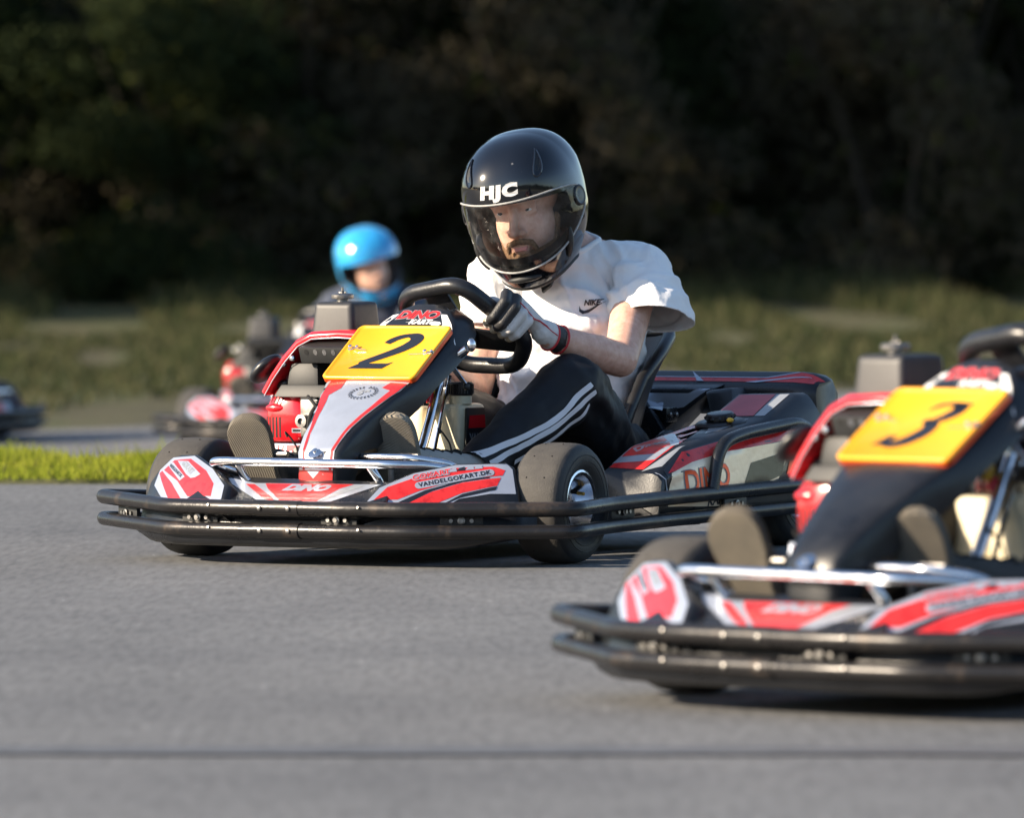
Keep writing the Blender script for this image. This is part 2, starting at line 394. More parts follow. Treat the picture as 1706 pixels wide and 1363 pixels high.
def make_plate(root, num):
    mb = MB(); w_, h_, c = .128, .101, .014
    def rr(a, b, c, n=5):
        out = []
        for sx, sy, a0 in ((1, -1, -90), (1, 1, 0), (-1, 1, 90), (-1, -1, 180)):
            for i in range(n + 1):
                t = R(a0 + 90 * i / n); out.append((sx * (a - c) + c * math.cos(t), sy * (b - c) + c * math.sin(t)))
        return out
    O, U, W, n = PL_FR
    def ring(a, b, c, h): return [O + U * u + W * v + n * h for u, v in rr(a, b, c)]
    mb.rings([ring(w_, h_, c, -.011), ring(w_ + .003, h_ + .003, c, -.011), ring(w_ + .003, h_ + .003, c, -.001)], 1, cap=False)
    vr = mb.rings([ring(w_ + .003, h_ + .003, c, -.001), ring(w_ + .003, h_ + .003, c, .003), ring(w_ + .0005, h_ + .0005, c, .0055), ring(w_ - .003, h_ - .003, c, .0045), ring(w_ - .005, h_ - .005, c, .0018)], 0, cap=False)
    mb.face(vr[-1], 0)
    mb.poly(ring(w_, h_, c, -.0105)[::-1], 1)
    O2 = O + n * .002
    fr = (O2, U, W, n)
    for p in DIG[num]:
        q = [((x * 1.0 + .006 + y * SHEAR_), y) for x, y in p]
        mb.decal(None, fr, q, 2, .0006 + .0004 * (len(q) != 4 or q[0][1] < -.06), 0)
    o = mb.build('number_plate', ['yellow', 'orange', 'digit'], root, sharp=60)
    for (u, v) in ((-.108, .012), (.112, -.004)):
        mb = MB(); p = O2 + U * u + W * v
        mb.lathe([(.0085, 0), (.0085, .002), (.0055, .003), (.0055, .009), (.003, .011)], p, n, 0, 6)
        mb.lathe([(.0045, 0), (.0045, .007), (.002, .009)], p + U * .017 + W * .002, n, 0, 6)
        mb.tube([p + n * .003, p + U * .02 + W * -.004 + n * .004, p + U * (.045 if u < 0 else -.045) + W * -.006 + n * .002], .0009, 0, 5)
        mb.build('bolt', ['alu'], o)
    return o

MIDF = frame((0, -.26, .26), (1, 0, 0), (0, .22, .164))
TOPF = frame((0, .128, .55), (1, 0, 0), (0, .1, .07))
def make_hood(root, white=True):
    mb = MB()
    # y, z, half width left, half width right, flange depth, face crown
    S = [(-.268, .185, .050, .060, .05), (-.268, .215, .052, .064, .06), (-.262, .262, .056, .070, .075), (-.225, .300, .064, .078, .085), (-.17, .342, .078, .092, .09), (-.10, .386, .102, .112, .085),
         (-.03, .424, .126, .130, .060), (.05, .470, .126, .132, .060), (.11, .513, .120, .134, .065), (.15, .552, .100, .124, .065), (.185, .582, .072, .092, .065), (.205, .594, .048, .062, .04)]
    rings = []
    for i, (y, z, wl, wr, d) in enumerate(S):
        a = S[max(0, i - 1)]; b = S[min(len(S) - 1, i + 1)]
        t = Vector((0, b[0] - a[0], b[1] - a[1])).normalized(); n = Vector((0, -t.z, t.y))
        if i < 2: n = Vector((0, -1, 0.1)).normalized()
        c = Vector((0, y, z)); e = .012
        back = Vector((0, .9, -.35)).normalized() if i > 2 else Vector((0, 1, 0))
        r = [c + Vector((-wl - .006, 0, 0)) + back * d, c + Vector((-wl - .003, 0, 0)) + back * d * .5, c + Vector((-wl, 0, 0)) - n * e, c + Vector((-wl + e * .35, 0, 0)) - n * e * .3, c + Vector((-wl + e, 0, 0)),
             c + Vector((-wl * .4, 0, 0)) + n * .004, c + Vector((wr * .4, 0, 0)) + n * .004,
             c + Vector((wr - e, 0, 0)), c + Vector((wr - e * .35, 0, 0)) - n * e * .3, c + Vector((wr, 0, 0)) - n * e, c + Vector((wr + .010, 0, 0)) + back * d * .5, c + Vector((wr + .016, 0, 0)) + back * d,
             c + Vector((wr - .004, 0, 0)) + back * d * .97, c + Vector((wr - .014, 0, 0)) - n * (e + .006), c + Vector((-wl + .014, 0, 0)) - n * (e + .006), c + Vector((-wl + .006, 0, 0)) + back * d * .97]
        rings.append(r)
    mb.rings(rings, 0)
    bmesh.ops.recalc_face_normals(mb.bm, faces=mb.bm.faces)
    bv = mb.bvh()
    if white:
        mb.decal(bv, MIDF, [(-.040, -.056), (-.048, -.01), (-.062, .06), (-.084, .14), (-.112, .215), (-.115, .27), (.117, .27), (.112, .235), (.090, .165), (.064, .08), (.054, .02), (.050, -.05)], 1, .0020)
        mb.decal(bv, MIDF, [(-.030, -.054), (-.036, .0), (-.050, .07), (-.070, .14), (-.096, .21), (-.104, .27), (-.060, .27), (-.054, .235), (-.072, .205), (-.064, .18), (-.055, .14), (-.042, .07), (-.029, .0), (-.024, -.054)], 2, .0028)
        mb.decal(bv, MIDF, [(.046, -.048), (.050, .0), (.059, .07), (.083, .15), (.106, .22), (.115, .262), (.070, .262), (.060, .238), (.088, .228), (.074, .16), (.053, .08), (.044, .01), (.040, -.048)], 2, .0028)
        mb.decal(bv, MIDF, [(-.112, .215), (-.115, .27), (-.104, .27), (-.096, .21), (-.084, .16)], 3, .0036)
        # wreath emblem with a monogram
        for k in range(22):
            a = R(-255 + k * 330 / 21); cx, cy = .022 + .034 * math.cos(a), .213 + .024 * math.sin(a)
            for s_ in (-1, 1):
                b = a + R(90) + s_ * .7; e_ = (cx + .008 * math.cos(b), cy + .008 * math.sin(b)); q = Vector((-math.sin(b), math.cos(b))) * .0018
                mb.decal(bv, MIDF, [(cx, cy), ((cx + e_[0]) / 2 + q.x, (cy + e_[1]) / 2 + q.y), e_, ((cx + e_[0]) / 2 - q.x, (cy + e_[1]) / 2 - q.y)], 4, .0034, 0)
        put_text(mb, bv, MIDF, '69', .030, (.022, .213), 3, bold=.002, off=.0034)
        # low red badge at the foot
        FT = frame((0, -.27, .2), (1, 0, 0), (0, 0.02, 1))
        mb.decal(bv, FT, [(-.046, -.012), (.050, -.012), (.052, .02), (-.044, .02)], 2, .002)
        mb.decal(bv, FT, [(-.018, .018), (.018, .018), (.0, .0)], 1, .0025)
    # maker's badge on top
    mb.decal(bv, TOPF, [(-.118, -.03), (-.098, .020), (-.072, .050), (.082, .050), (.110, .018), (.138, -.03)], 6, .001, .03)
    mb.decal(bv, TOPF, [(-.050, -.03), (-.074, .014), (-.060, .036), (-.048, .058), (.060, .058), (.074, .036), (.088, .014), (.060, -.03)], 5, .0014, .03)
    put_text(mb, bv, TOPF, 'DINO', .038, (.004, .042), 3, shear=.25, bold=.0035, off=.0024, cell=.02, cx=1.15)
    put_text(mb, bv, TOPF, 'DINO', .038, (.004, .042), 2, shear=.25, bold=.0015, off=.0032, cell=.02, cx=1.15)
    put_text(mb, bv, TOPF, 'KART', .020, (.022, .018), 6, shear=.25, bold=.0012, off=.0028, space=1.1, cx=1.1)
    o = mb.build('front_panel', ['plastic', 'white', 'red', 'grey', 'digit', 'navy', 'purewhite'], root, sharp=50)
    mb = MB(); O, U, W, n = MIDF
    p = O + U * .003 + W * (-.005) + n * .003
    mb.lathe([(.020, 0), (.020, .003), (.012, .006), (.006, .006), (.006, .010), (.001, .011)], p, n, 0, 20)
    mb.build('bolt', ['alu'], o)
    return o

def lobe(mb, fr, out, depth=.05, bulge=.008):
    """plastic lobe: outline in a plane, domed front and side walls"""
    O, U, W, n = fr
    cx = sum(p[0] for p in out) / len(out); cy = sum(p[1] for p in out) / len(out)
    rings = []
    for s_, h in ((1.0, -depth), (1.0, -.012), (.985, -.004), (.95, 0), (.6, bulge * .8), (.25, bulge)):
        rings.append([O + U * (cx + (u - cx) * s_) + W * (cy + (v - cy) * (s_ if s_ > .9 else s_)) + n * h for u, v in out])
    mb.rings(rings, 0)

LR = frame((.2, -.375, .148), (.29, .205, 0), (-.33, .467, .82))
LL = frame((-.2, -.375, .148), (.29, -.14, 0), (.2, .467, .75))
VF = frame((0, -.385, .142), (1, 0, 0), (0, .115, .055))
def densify(p, d=.03):
    out = []
    for i in range(len(p)):
        a, b = p[i], p[(i + 1) % len(p)]; k = max(1, int(math.dist(a, b) / d))
        for j in range(k): out.append((a[0] + (b[0] - a[0]) * j / k, a[1] + (b[1] - a[1]) * j / k))
    return out

def make_nose(root):
    # right-hand lobe of the picture (driver's left)
    mb = MB()
    lobe(mb, LR, densify([(.0, -.035), (.006, .0), (.036, .048), (.124, .088), (.224, .111), (.342, .113), (.362, .098), (.370, .04), (.372, -.035)]))
    bmesh.ops.recalc_face_normals(mb.bm, faces=mb.bm.faces); bv = mb.bvh()
    D = lambda p, mi, off: mb.decal(bv, LR, p, mi, off)
    D([(.011, .002), (.045, .043), (.126, .082), (.224, .104), (.342, .106), (.354, .09), (.360, .023), (.30, .020), (.228, .006), (.20, -.012), (.09, -.012)], 1, .0010)
    D([(.031, .009), (.063, .043), (.14, .073), (.224, .094), (.310, .097), (.337, .087), (.331, .072), (.223, .056), (.139, .030), (.085, .006)], 2, .0016)
    D([(.327, .066), (.317, .043), (.236, .022), (.166, -.010), (.10, -.010), (.166, .026), (.236, .050)], 2, .0016)
    D([(.070, -.010), (.084, -.003), (.15, .030), (.237, .0565), (.30, .066), (.30, .063), (.236, .052), (.166, .028), (.10, -.010)], 3, .0018)
    D([(.317, .041), (.313, .031), (.228, .008), (.196, -.008), (.190, -.008), (.236, .019)], 3, .0018)
    pr = []                                              # pill
    for cx_, cy_, a0 in ((.136, .044, 98), (.302, .079, -82)):
        for i in range(9):
            a = R(a0 + 180 * i / 8); pr.append((cx_ + .0095 * math.cos(a), cy_ + .0095 * math.sin(a)))
    D(pr, 1, .0022)
    put_text(mb, bv, LR, 'VANDELGOKART.DK', .0165, (.219, .0615), 4, rot=math.atan2(.035, .166), off=.0028, bold=.0005, space=1.12)
    put_text(mb, bv, LR, 'GOKART', .022, (.165, .074), 1, rot=.19, off=.0024, bold=.0024, shear=.1)
    put_text(mb, bv, LR, 'GOKART', .022, (.165, .074), 2, rot=.19, off=.0030, bold=.0003, shear=.1)
    for i, q in enumerate(((.215, .086), (.235, .09), (.255, .092), (.275, .095))):
        D([(q[0] - .011, q[1] - .006), (q[0] + .010, q[1] - .004), (q[0] + .008, q[1] + .007), (q[0] - .004, q[1] + .003)], 1 if i != 1 else 4, .0026)
    mb.build('nose_pod', ['plastic', 'white', 'red', 'navy', 'digit'], root, sharp=50)
    mb = MB()
    lobe(mb, LL, densify(neg([(-.03, -.03), (-.024, .0), (-.008, .043), (.089, .086), (.228, .125), (.300, .122), (.338, .112), (.366, .070), (.372, .04), (.34, -.03)]))[::-1])
    bmesh.ops.recalc_face_normals(mb.bm, faces=mb.bm.faces); bv = mb.bvh()
    D = lambda p, mi, off: mb.decal(bv, LL, neg(p), mi, off)
    D([(.331, .030), (.350, .074), (.322, .110), (.226, .118), (.106, .085), (.010, .042), (-.010, .006), (.03, -.012), (.163, -.012), (.24, -.012)], 1, .001)
    D([(.327, .073), (.304, .102), (.231, .108), (.127, .078), (.055, .043), (.036, .009), (.137, .003), (.224, .043)], 2, .0016)
    D([(.341, .064), (.334, .071), (.247, .037), (.152, -.010), (.215, -.010)], 2, .0016)
    D([(.329, .091), (.300, .095), (.199, .055), (.212, .043)], 1, .0022)
    D([(.285, .1), (.232, .1), (.135, .065), (.150, .055), (.168, .052), (.20, .062)], 1, .0024)
    put_text(mb, bv, LL, 'VANDELGOKART.DK', .0105, (-.262, .0715), 4, rot=-.33, off=.0028, bold=.0003)
    put_text(mb, bv, LL, 'GOKART', .020, (-.212, .081), 3, rot=-.35, off=.003, bold=.0006)
    mb.build('nose_pod', ['plastic', 'white', 'red', 'grey', 'digit'], root, sharp=50)
    mb = MB()
    mb.slab(VF, [(-.30, .02), (-.20, -.014), (.20, -.014), (.26, .03), (.22, .125), (-.28, .14)], .03, .004)
    bmesh.ops.recalc_face_normals(mb.bm, faces=mb.bm.faces); bv = mb.bvh()
    D = lambda p, mi, off: mb.decal(bv, VF, p, mi, off)
    D([(-.255, .125), (-.235, .128), (-.152, .105), (.161, .108), (.200, .108), (.092, .002), (-.062, -.002)], 1, .001)
    D([(-.122, .103), (.125, .106), (.098, .085), (.068, .010), (-.019, .010), (-.100, .078)], 2, .0016)
    D([(-.175, .099), (-.150, .098), (-.060, .034), (-.040, .012), (-.084, .030)], 2, .0016)
    D([(.13, .1), (.16, .1), (.085, .02), (.078, .02), (.105, .07)], 3, .0016)
    put_text(mb, bv, VF, 'DINO', .040, (.005, .082), 1, off=.0024, bold=.003, shear=.3, cx=1.15)
    mb.build('nose_panel', ['plastic', 'white', 'red', 'grey'], root, sharp=50)

PT = frame((.56, .33, .2), (0, 1, .16), (-1, 0, 0))
PR = frame((.56, .844, .31), (0, .14, .06), (-1, 0, 0))
PS = frame((.587, .3, .1), (0, 1, 0), (0, 0, 1))
def make_pod(root, sgn):
    """side pod; built for the driver's left, mirrored for the right"""
    mb = MB()
    prof = [(.325, .085, .20), (.335, .150, .203), (.345, .196, .203), (.463, .257, .255), (.65, .288, .28), (.84, .312, .31), (.975, .369, .366), (1.03, .369, .366), (1.055, .33, .33), (1.065, .17, .17)]
    rings = []
    for i, (y, zr, zi) in enumerate(prof):
        xi = .40 if y < .5 else .385
        if i == 0: zt, ztI = .15, .15
        xo = .56 + min(.03, max(0, (y - .33) * .2))
        lo = .088
        zr_ = max(zr, lo + .02)
        rings.append([V(xi, y, lo), V(xi, y, zi - .012), V(xi + .012, y, zi), V((xi + .56) / 2, y, (zr + zi) / 2), V(.545, y, zr_ + .001), V(.558, y, zr_ - .004), V(.570, y, zr_ - .016), V(xo, y, zr_ - .045), V(xo + .006, y, max(lo + .01, zr_ * .55)), V(xo - .01, y, lo)])
    mb.rings(rings, 0)
    bmesh.ops.recalc_face_normals(mb.bm, faces=mb.bm.faces); bv = mb.bvh()
    D = lambda fr, p, mi, off, cell=.012: mb.decal(bv, fr, p, mi, off, cell)
    # top: red field, white chevron frame, badge
    D(PT, [(.03, .155), (.03, .05), (.14, .030), (.20, .04), (.30, .13), (.50, .14), (.50, .158), (.12, .158)], 2, .001)
    D(PT, [(.05, .150), (.075, .045), (.165, .030), (.205, .055), (.32, .138), (.32, .150)], 1, .0015)
    D(PT, [(.085, .143), (.105, .062), (.155, .048), (.185, .068), (.275, .143)], 2, .002)
    D(PT, [(.02, .05), (.12, .02), (.16, .008), (.05, .01)], 3, .001)
    put_text(mb, bv, PT, 'DINO', .036, (.155, .104), 1, rot=-.5, off=.0026, bold=.0015, shear=.2)
    put_text(mb, bv, PT, 'KART', .022, (.190, .088), 3, rot=-.5, off=.0026, bold=.0006, shear=.2)
    D(PT, [(.43, .157), (.52, .157), (.52, .05), (.33, .02), (.30, .04), (.42, .10)], 3, .001)
    D(PR, [(.012, .170), (.138, .170), (.138, .055), (.012, .048)], 5, .001)
    D(PR, [(.012, .045), (.138, .052), (.138, .016), (.012, .016)], 3, .0008)
    # outer side
    D(PS, [(.058, .020), (.070, .105), (.15, .148), (.30, .168), (.60, .188), (.70, .19), (.70, .055), (.30, .012)], 7, .0015, .01)
    D(PS, [(.075, .098), (.15, .146), (.30, .166), (.62, .186), (.66, .168), (.30, .140), (.16, .116)], 2, .0024)
    D(PS, [(.064, .020), (.083, .098), (.16, .122), (.30, .142), (.555, .158), (.582, .133), (.526, .070), (.348, .040), (.30, .012)], 4, .0032)
    D(PS, [(.405, .112), (.568, .134), (.540, .078), (.352, .040)], 8, .0040)
    D(PS, [(.64, .19), (.70, .19), (.70, .10), (.565, .08), (.595, .14)], 6, .0030)
    put_text(mb, bv, PS, 'DINO', .078, (.215, .078), 3, off=.0042, bold=.004, cx=.92, rot=.08, cell=.012)
    put_text(mb, bv, PS, 'DINO', .078, (.215, .078), 6, off=.0052, bold=.0016, cx=.92, rot=.08, cell=.012)
    put_text(mb, bv, PS, 'KART', .036, (.26, .030), 7, off=.0040, bold=.0012, rot=.08, cell=.02)
    D(PS, [(.05, .10), (.052, .10), (.085, .03), (.078, .03)], 1, .002)
    if sgn < 0:
        for v in mb.bm.verts: v.co.x *= -1
        bmesh.ops.reverse_faces(mb.bm, faces=mb.bm.faces)
    o = mb.build('side_pod', ['plastic', 'white', 'red', 'grey', 'silver', 'pink', 'orange', 'navy', 'carbon'], root, sharp=40)
    if sgn > 0:
        O, U, W, n = PT
        p = V(.475, .765, .299); nn = V(0, -.16, 1).normalized(); mb = MB()
        mb.lathe([(.062, -.01), (.062, .006), (.056, .010), (.046, .012), (.040, .012)], p, nn, 0, 40)
        prof = [(.031, .012), (.034, .014), (.034, .026), (.030, .030), (.016, .031), (.001, .031)]
        mb.lathe(prof, p, nn, 1, 36)
        ax = nn; N = (V(0, 0, 1) - ax * ax.z).normalized() if abs(ax.z) < .9 else (V(1, 0, 0) - ax * ax.x).normalized(); B = ax.cross(N)
        for k in range(12):
            a = k * math.pi / 6; mb.ball(p + (N * math.cos(a) + B * math.sin(a)) * .034 + ax * .020, .0055, 1, 1)
        mb.ball(p + V(.045, -.03, .013), .009, 2, 2, (1, 1, .7))
        mb.build('filler_cap', ['plastic', 'plastic', 'gold'], o, sharp=30)
    return o

def make_seat(root):
    mb = MB()
    # sections along the seat from front edge to backrest top: y, z centre, half width, side height, recline
    S = [(.56, .155, .15, .05, 0), (.62, .125, .17, .075, .1), (.72, .105, .185, .10, .3), (.82, .115, .19, .13, .6), (.90, .165, .20, .19, .95), (.955, .25, .205, .20, 1.15), (1.0, .35, .205, .18, 1.25), (1.045, .43, .200, .13, 1.3), (1.075, .485, .172, .07, 1.32), (1.085, .51, .14, .03, 1.32)]
    inn, out = [], []
    for y, z, hw, sh, a in S:
        n = Vector((0, -math.sin(a), math.cos(a))); c = Vector((0, y, z)); ri, ro = [], []
        for k in range(13):
            t = -1 + k / 6; u = math.copysign(abs(t) ** .8, t)
            lift = (abs(t) ** 3) * sh
            p = c + Vector((u * hw, 0, 0)) + n * lift
            ri.append(p); ro.append(p - n * .010 + Vector((math.copysign(.010, t) * abs(t) ** 3, 0, 0)))
        inn.append(ri); out.append(ro)
    rings = [a + b[::-1] for a, b in zip(inn, out)]
    mb.rings(rings, 0)
    # rolled edge
    for s_ in (0, -1):
        mb.tube([((a[s_] + b[s_]) / 2) for a, b in zip(inn, out)], .0155, 0, 12)
    mb.tube([(p + q) / 2 for p, q in zip(inn[-1], out[-1])], .013, 0, 10)
    bmesh.ops.recalc_face_normals(mb.bm, faces=mb.bm.faces)
    o = mb.build('seat', ['seat'], root, sharp=50)
    mb = MB()
    for s_ in (-1, 1):
        mb = MB()
        mb.tube([(s_ * .215, .80, .10), (s_ * .225, .86, .24), (s_ * .225, .92, .275), (s_ * .225, .985, .25), (s_ * .23, 1.01, .10)], .012, 0, 10, fil=.04)
        mb.box((s_ * .207, .965, .315), (.012, .05, .035), bev=.003)
        for q in (-.014, .014): mb.lathe([(.006, 0), (.006, .006), (.003, .008)], (s_ * .213, .965 + q, .315), (s_, 0, 0), 1, 8)
        mb.build('seat_bracket', ['tubebk', 'steel'], o)
    return o

def make_engine(root):
    mb = MB()       # crankcase and cylinder
    mb.box((-.40, .36, .19), (.20, .20, .16), bev=.015, mi=1)
    mb.lathe([(.05, 0), (.062, .01), (.062, .05), (.05, .06)], (-.36, .285, .20), (0, -1, 0), 1, 24)
    for k in range(8): mb.box((-.352, .31, .285 + k * .012), (.075, .12, .004), bev=.001, mi=1)
    mb.box((-.362, .26, .33), (.05, .04, .11), bev=.006, mi=0)
    mb.lathe([(.016, 0), (.016, .018), (.008, .019), (.008, .012)], (-.372, .238, .315), (0, -1, 0), 0, 16)
    mb.tube([(-.33, .24, .36), (-.345, .22, .33), (-.35, .22, .28), (-.33, .23, .24)], .006, 1, 8, fil=.02)
    mb.tube([(-.35, .22, .375), (-.32, .2, .36), (-.30, .21, .33)], .004, 1, 8, fil=.02)
    mb.tube([(-.30, .24, .12), (-.22, .2, .12), (-.2, .35, .13)], .016, 1, 10, fil=.03)
    for k in range(4): mb.lathe([(.006, 0), (.006, .008)], (-.39 + .03 * k, .232, .245 + .01 * (k % 2)), (0, -1, 0), 0, 6)
    for k in range(3): mb.ball((-.352 + .012 * k, .245, .372 - .008 * k), .006, 0, 2, (1.6, 1, .9))
    mb.hexa([V(-.455, .285, .375), V(-.20, .285, .375), V(-.20, .40, .375), V(-.455, .40, .375)], [V(-.385, .285, .510), V(-.20, .285, .512), V(-.20, .40, .512), V(-.385, .40, .510)], .010, 2)
    mb.tube([V(-.30, .262, .415), V(-.27, .25, .435), V(-.235, .255, .43), V(-.22, .27, .40)], .009, 1, 8, fil=.02)
    e = mb.build('engine', ['steel', 'dark', 'matte'], root)
    mb = MB()       # guard below the fan housing, with stickers
    mb.hexa([V(-.49, .20, .150), V(-.33, .19, .150), V(-.33, .30, .150), V(-.49, .30, .150)], [V(-.505, .245, .262), V(-.335, .245, .262), V(-.335, .33, .262), V(-.505, .33, .262)], .006, 0)
    bmesh.ops.recalc_face_normals(mb.bm, faces=mb.bm.faces); bv = mb.bvh()
    FG = frame((-.42, .24, .262), (1, 0, 0), (0, .4, 1))
    mb.decal(bv, FG, [(-.08, -.004), (.08, -.004), (.05, -.060), (-.045, -.085)], 1, .0012)
    mb.decal(bv, FG, [(-.062, -.050), (.01, -.020), (.022, -.032), (-.045, -.070)], 2, .0020)
    mb.decal(bv, FG, [(-.08, -.001), (.082, -.001), (.082, -.006), (-.08, -.006)], 2, .0022)
    for k in range(6): mb.decal(bv, FG, [(-.078 + k * .013, -.006), (-.071 + k * .013, -.006), (-.069 + k * .013, -.024), (-.075 + k * .013, -.024)], 2, .0022)
    mb.build('engine_guard', ['plastic', 'redp', 'white'], e, sharp=50)
    mb = MB()       # red fan housing with slots
    prof = []
    for z, w_, d in ((.262, .052, .10), (.270, .060, .115), (.32, .063, .12), (.355, .058, .115), (.385, .044, .095), (.398, .030, .07)):
        ring = []
        for k in range(28):
            a = 2 * math.pi * k / 28; ca, sa = math.cos(a), math.sin(a)
            ring.append(V(-.437 + w_ * math.copysign(abs(ca) ** .55, ca), .30 + d * .5 * math.copysign(abs(sa) ** .55, sa), z))
        prof.append(ring)
    mb.rings(prof, 0); bmesh.ops.recalc_face_normals(mb.bm, faces=mb.bm.faces); bv = mb.bvh()
    F = frame((-.437, .24, .262), (1, 0, 0), (0, 0, 1))
    for k in range(5): mb.decal(bv, F, [(-.054 + k * .0105, .012), (-.049 + k * .0105, .012), (-.048 + k * .0105, .062), (-.053 + k * .0105, .062)], 1, .0008)
    for k in range(4): mb.decal(bv, F, [(-.044 + k * .011, .088), (-.040 + k * .011, .088), (-.030 + k * .011, .118), (-.034 + k * .011, .118)], 1, .0008)
    mb.ball((-.462, .247, .345), .022, 0, 3, (1.3, .5, .5))
    mb.ball((-.405, .262, .372), .022, 0, 3, (1.1, .9, .8))
    mb.hexa([V(-.424, .245, .275), V(-.372, .245, .275), V(-.372, .33, .275), V(-.424, .33, .275)], [V(-.418, .250, .36), V(-.378, .250, .36), V(-.378, .32, .36), V(-.418, .32, .36)], .008, 0)
    F2 = frame((-.398, .243, .28), (1, 0, 0), (0, 0, 1)); bv = mb.bvh()
    mb.decal(bv, F2, [(-.014, .006), (.012, .006), (.012, .017), (-.014, .017)], 2, .001)
    mb.decal(bv, F2, [(-.011, .009), (.009, .009), (.009, .014), (-.011, .014)], 1, .0018)
    mb.build('fan_housing', ['redp', 'dark', 'white'], e, sharp=50)
    mb = MB()       # black valve cover
    mb.hexa([V(-.455, .225, .372), V(-.285, .225, .372), V(-.285, .33, .372), V(-.455, .33, .372)], [V(-.438, .235, .402), V(-.295, .235, .402), V(-.295, .32, .402), V(-.438, .32, .402)], .005)
    mb.hexa([V(-.425, .235, .395), V(-.330, .235, .395), V(-.330, .31, .395), V(-.425, .31, .395)], [V(-.418, .243, .455), V(-.337, .243, .455), V(-.337, .30, .455), V(-.418, .30, .455)], .012)
    for p in ((-.43, .45), (-.405, .465), (-.33, .46)): mb.lathe([(.007, 0), (.007, .008), (.003, .01)], (p[0], .24, p[1]), (0, -1, .2), 1, 8)
    mb.build('valve_cover', ['matte', 'alu'], e)
    mb = MB()       # bracket with a row of holes
    mb.box((-.268, .24, .483), (.20, .06, .040), Euler((R(20), 0, 0)), .004)
    bmesh.ops.recalc_face_normals(mb.bm, faces=mb.bm.faces); bv = mb.bvh()
    F3 = frame((-.268, .20, .483), (1, 0, 0), (0, .3, 1))
    for k in range(7):
        c = (-.078 + k * .026, 0); mb.decal(bv, F3, [(c[0] + .006 * math.cos(a * math.pi / 6), c[1] + .006 * math.sin(a * math.pi / 6)) for a in range(12)], 1 if k in (0, 4) else 2, .0008, 0)
    mb.build('bracket', ['matte', 'dark', 'alu'], e)
    mb = MB()       # arched red cover over the engine
    path = [(-.18, .245, .518), (-.27, .238, .522), (-.345, .235, .518), (-.385, .235, .500), (-.425, .238, .462), (-.462, .242, .420), (-.492, .248, .380)]
    rings = []
    for i, p in enumerate(path):
        a = Vector(path[max(0, i - 1)]); b = Vector(path[min(len(path) - 1, i + 1)]); t = (b - a).normalized()
        up = Vector((t.z, 0, -t.x)).normalized(); q = Vector(p); dd = .16
        rings.append([q - up * .008 + V(0, -.004, 0), q - up * .004 + V(0, -.009, 0), q + up * .006 + V(0, -.009, 0), q + up * .012 + V(0, 0, 0), q + up * .014 + V(0, dd, 0), q + up * .006 + V(0, dd + .01, 0), q - up * .004 + V(0, dd, 0)])
    mb.rings(rings, 0)
    bmesh.ops.recalc_face_normals(mb.bm, faces=mb.bm.faces)
    mb.tube([Vector(p) + V(.004, -.012, -.006) for p in path], .0015, 1, 6)
    mb.build('engine_cover', ['redp', 'white'], e, sharp=60)
    mb = MB()       # black airbox with knurled cap
    mb.hexa([V(-.385, .275, .475), V(-.255, .275, .475), V(-.255, .41, .475), V(-.385, .41, .475)], [V(-.375, .285, .600), V(-.265, .285, .600), V(-.265, .40, .600), V(-.375, .40, .600)], .016, 0, 4)
    mb.hexa([V(-.392, .268, .47), V(-.248, .268, .47), V(-.248, .415, .47), V(-.392, .415, .47)], [V(-.392, .268, .48), V(-.248, .268, .48), V(-.248, .415, .48), V(-.392, .415, .48)], .004, 0)
    a = mb.build('airbox', ['box'], e, sharp=50)
    mb = MB()
    mb.lathe([(.014, .0), (.014, .006), (.026, .007), (.027, .010), (.027, .016), (.023, .019), (.006, .020), (.006, .024), (.003, .026), (.003, .034), (.001, .035)], (-.325, .335, .600), (0, 0, 1), 0, 28)
    mb.box((-.325, .335, .6215), (.020, .004, .004), bev=.001)
    mb.build('cap', ['steel'], a)
    mb = MB()       # silencer lobe
    mb.ball((-.505, .27, .438), .036, 0, 3, (1.35, 1.2, .55), Euler((0, R(-42), 0)))
    mb.ball((-.457, .27, .402), .012, 0, 2, (1.6, .8, .8), Euler((0, R(-15), 0)))
    mb.build('exhaust_guard', ['plastic'], e)
    return e

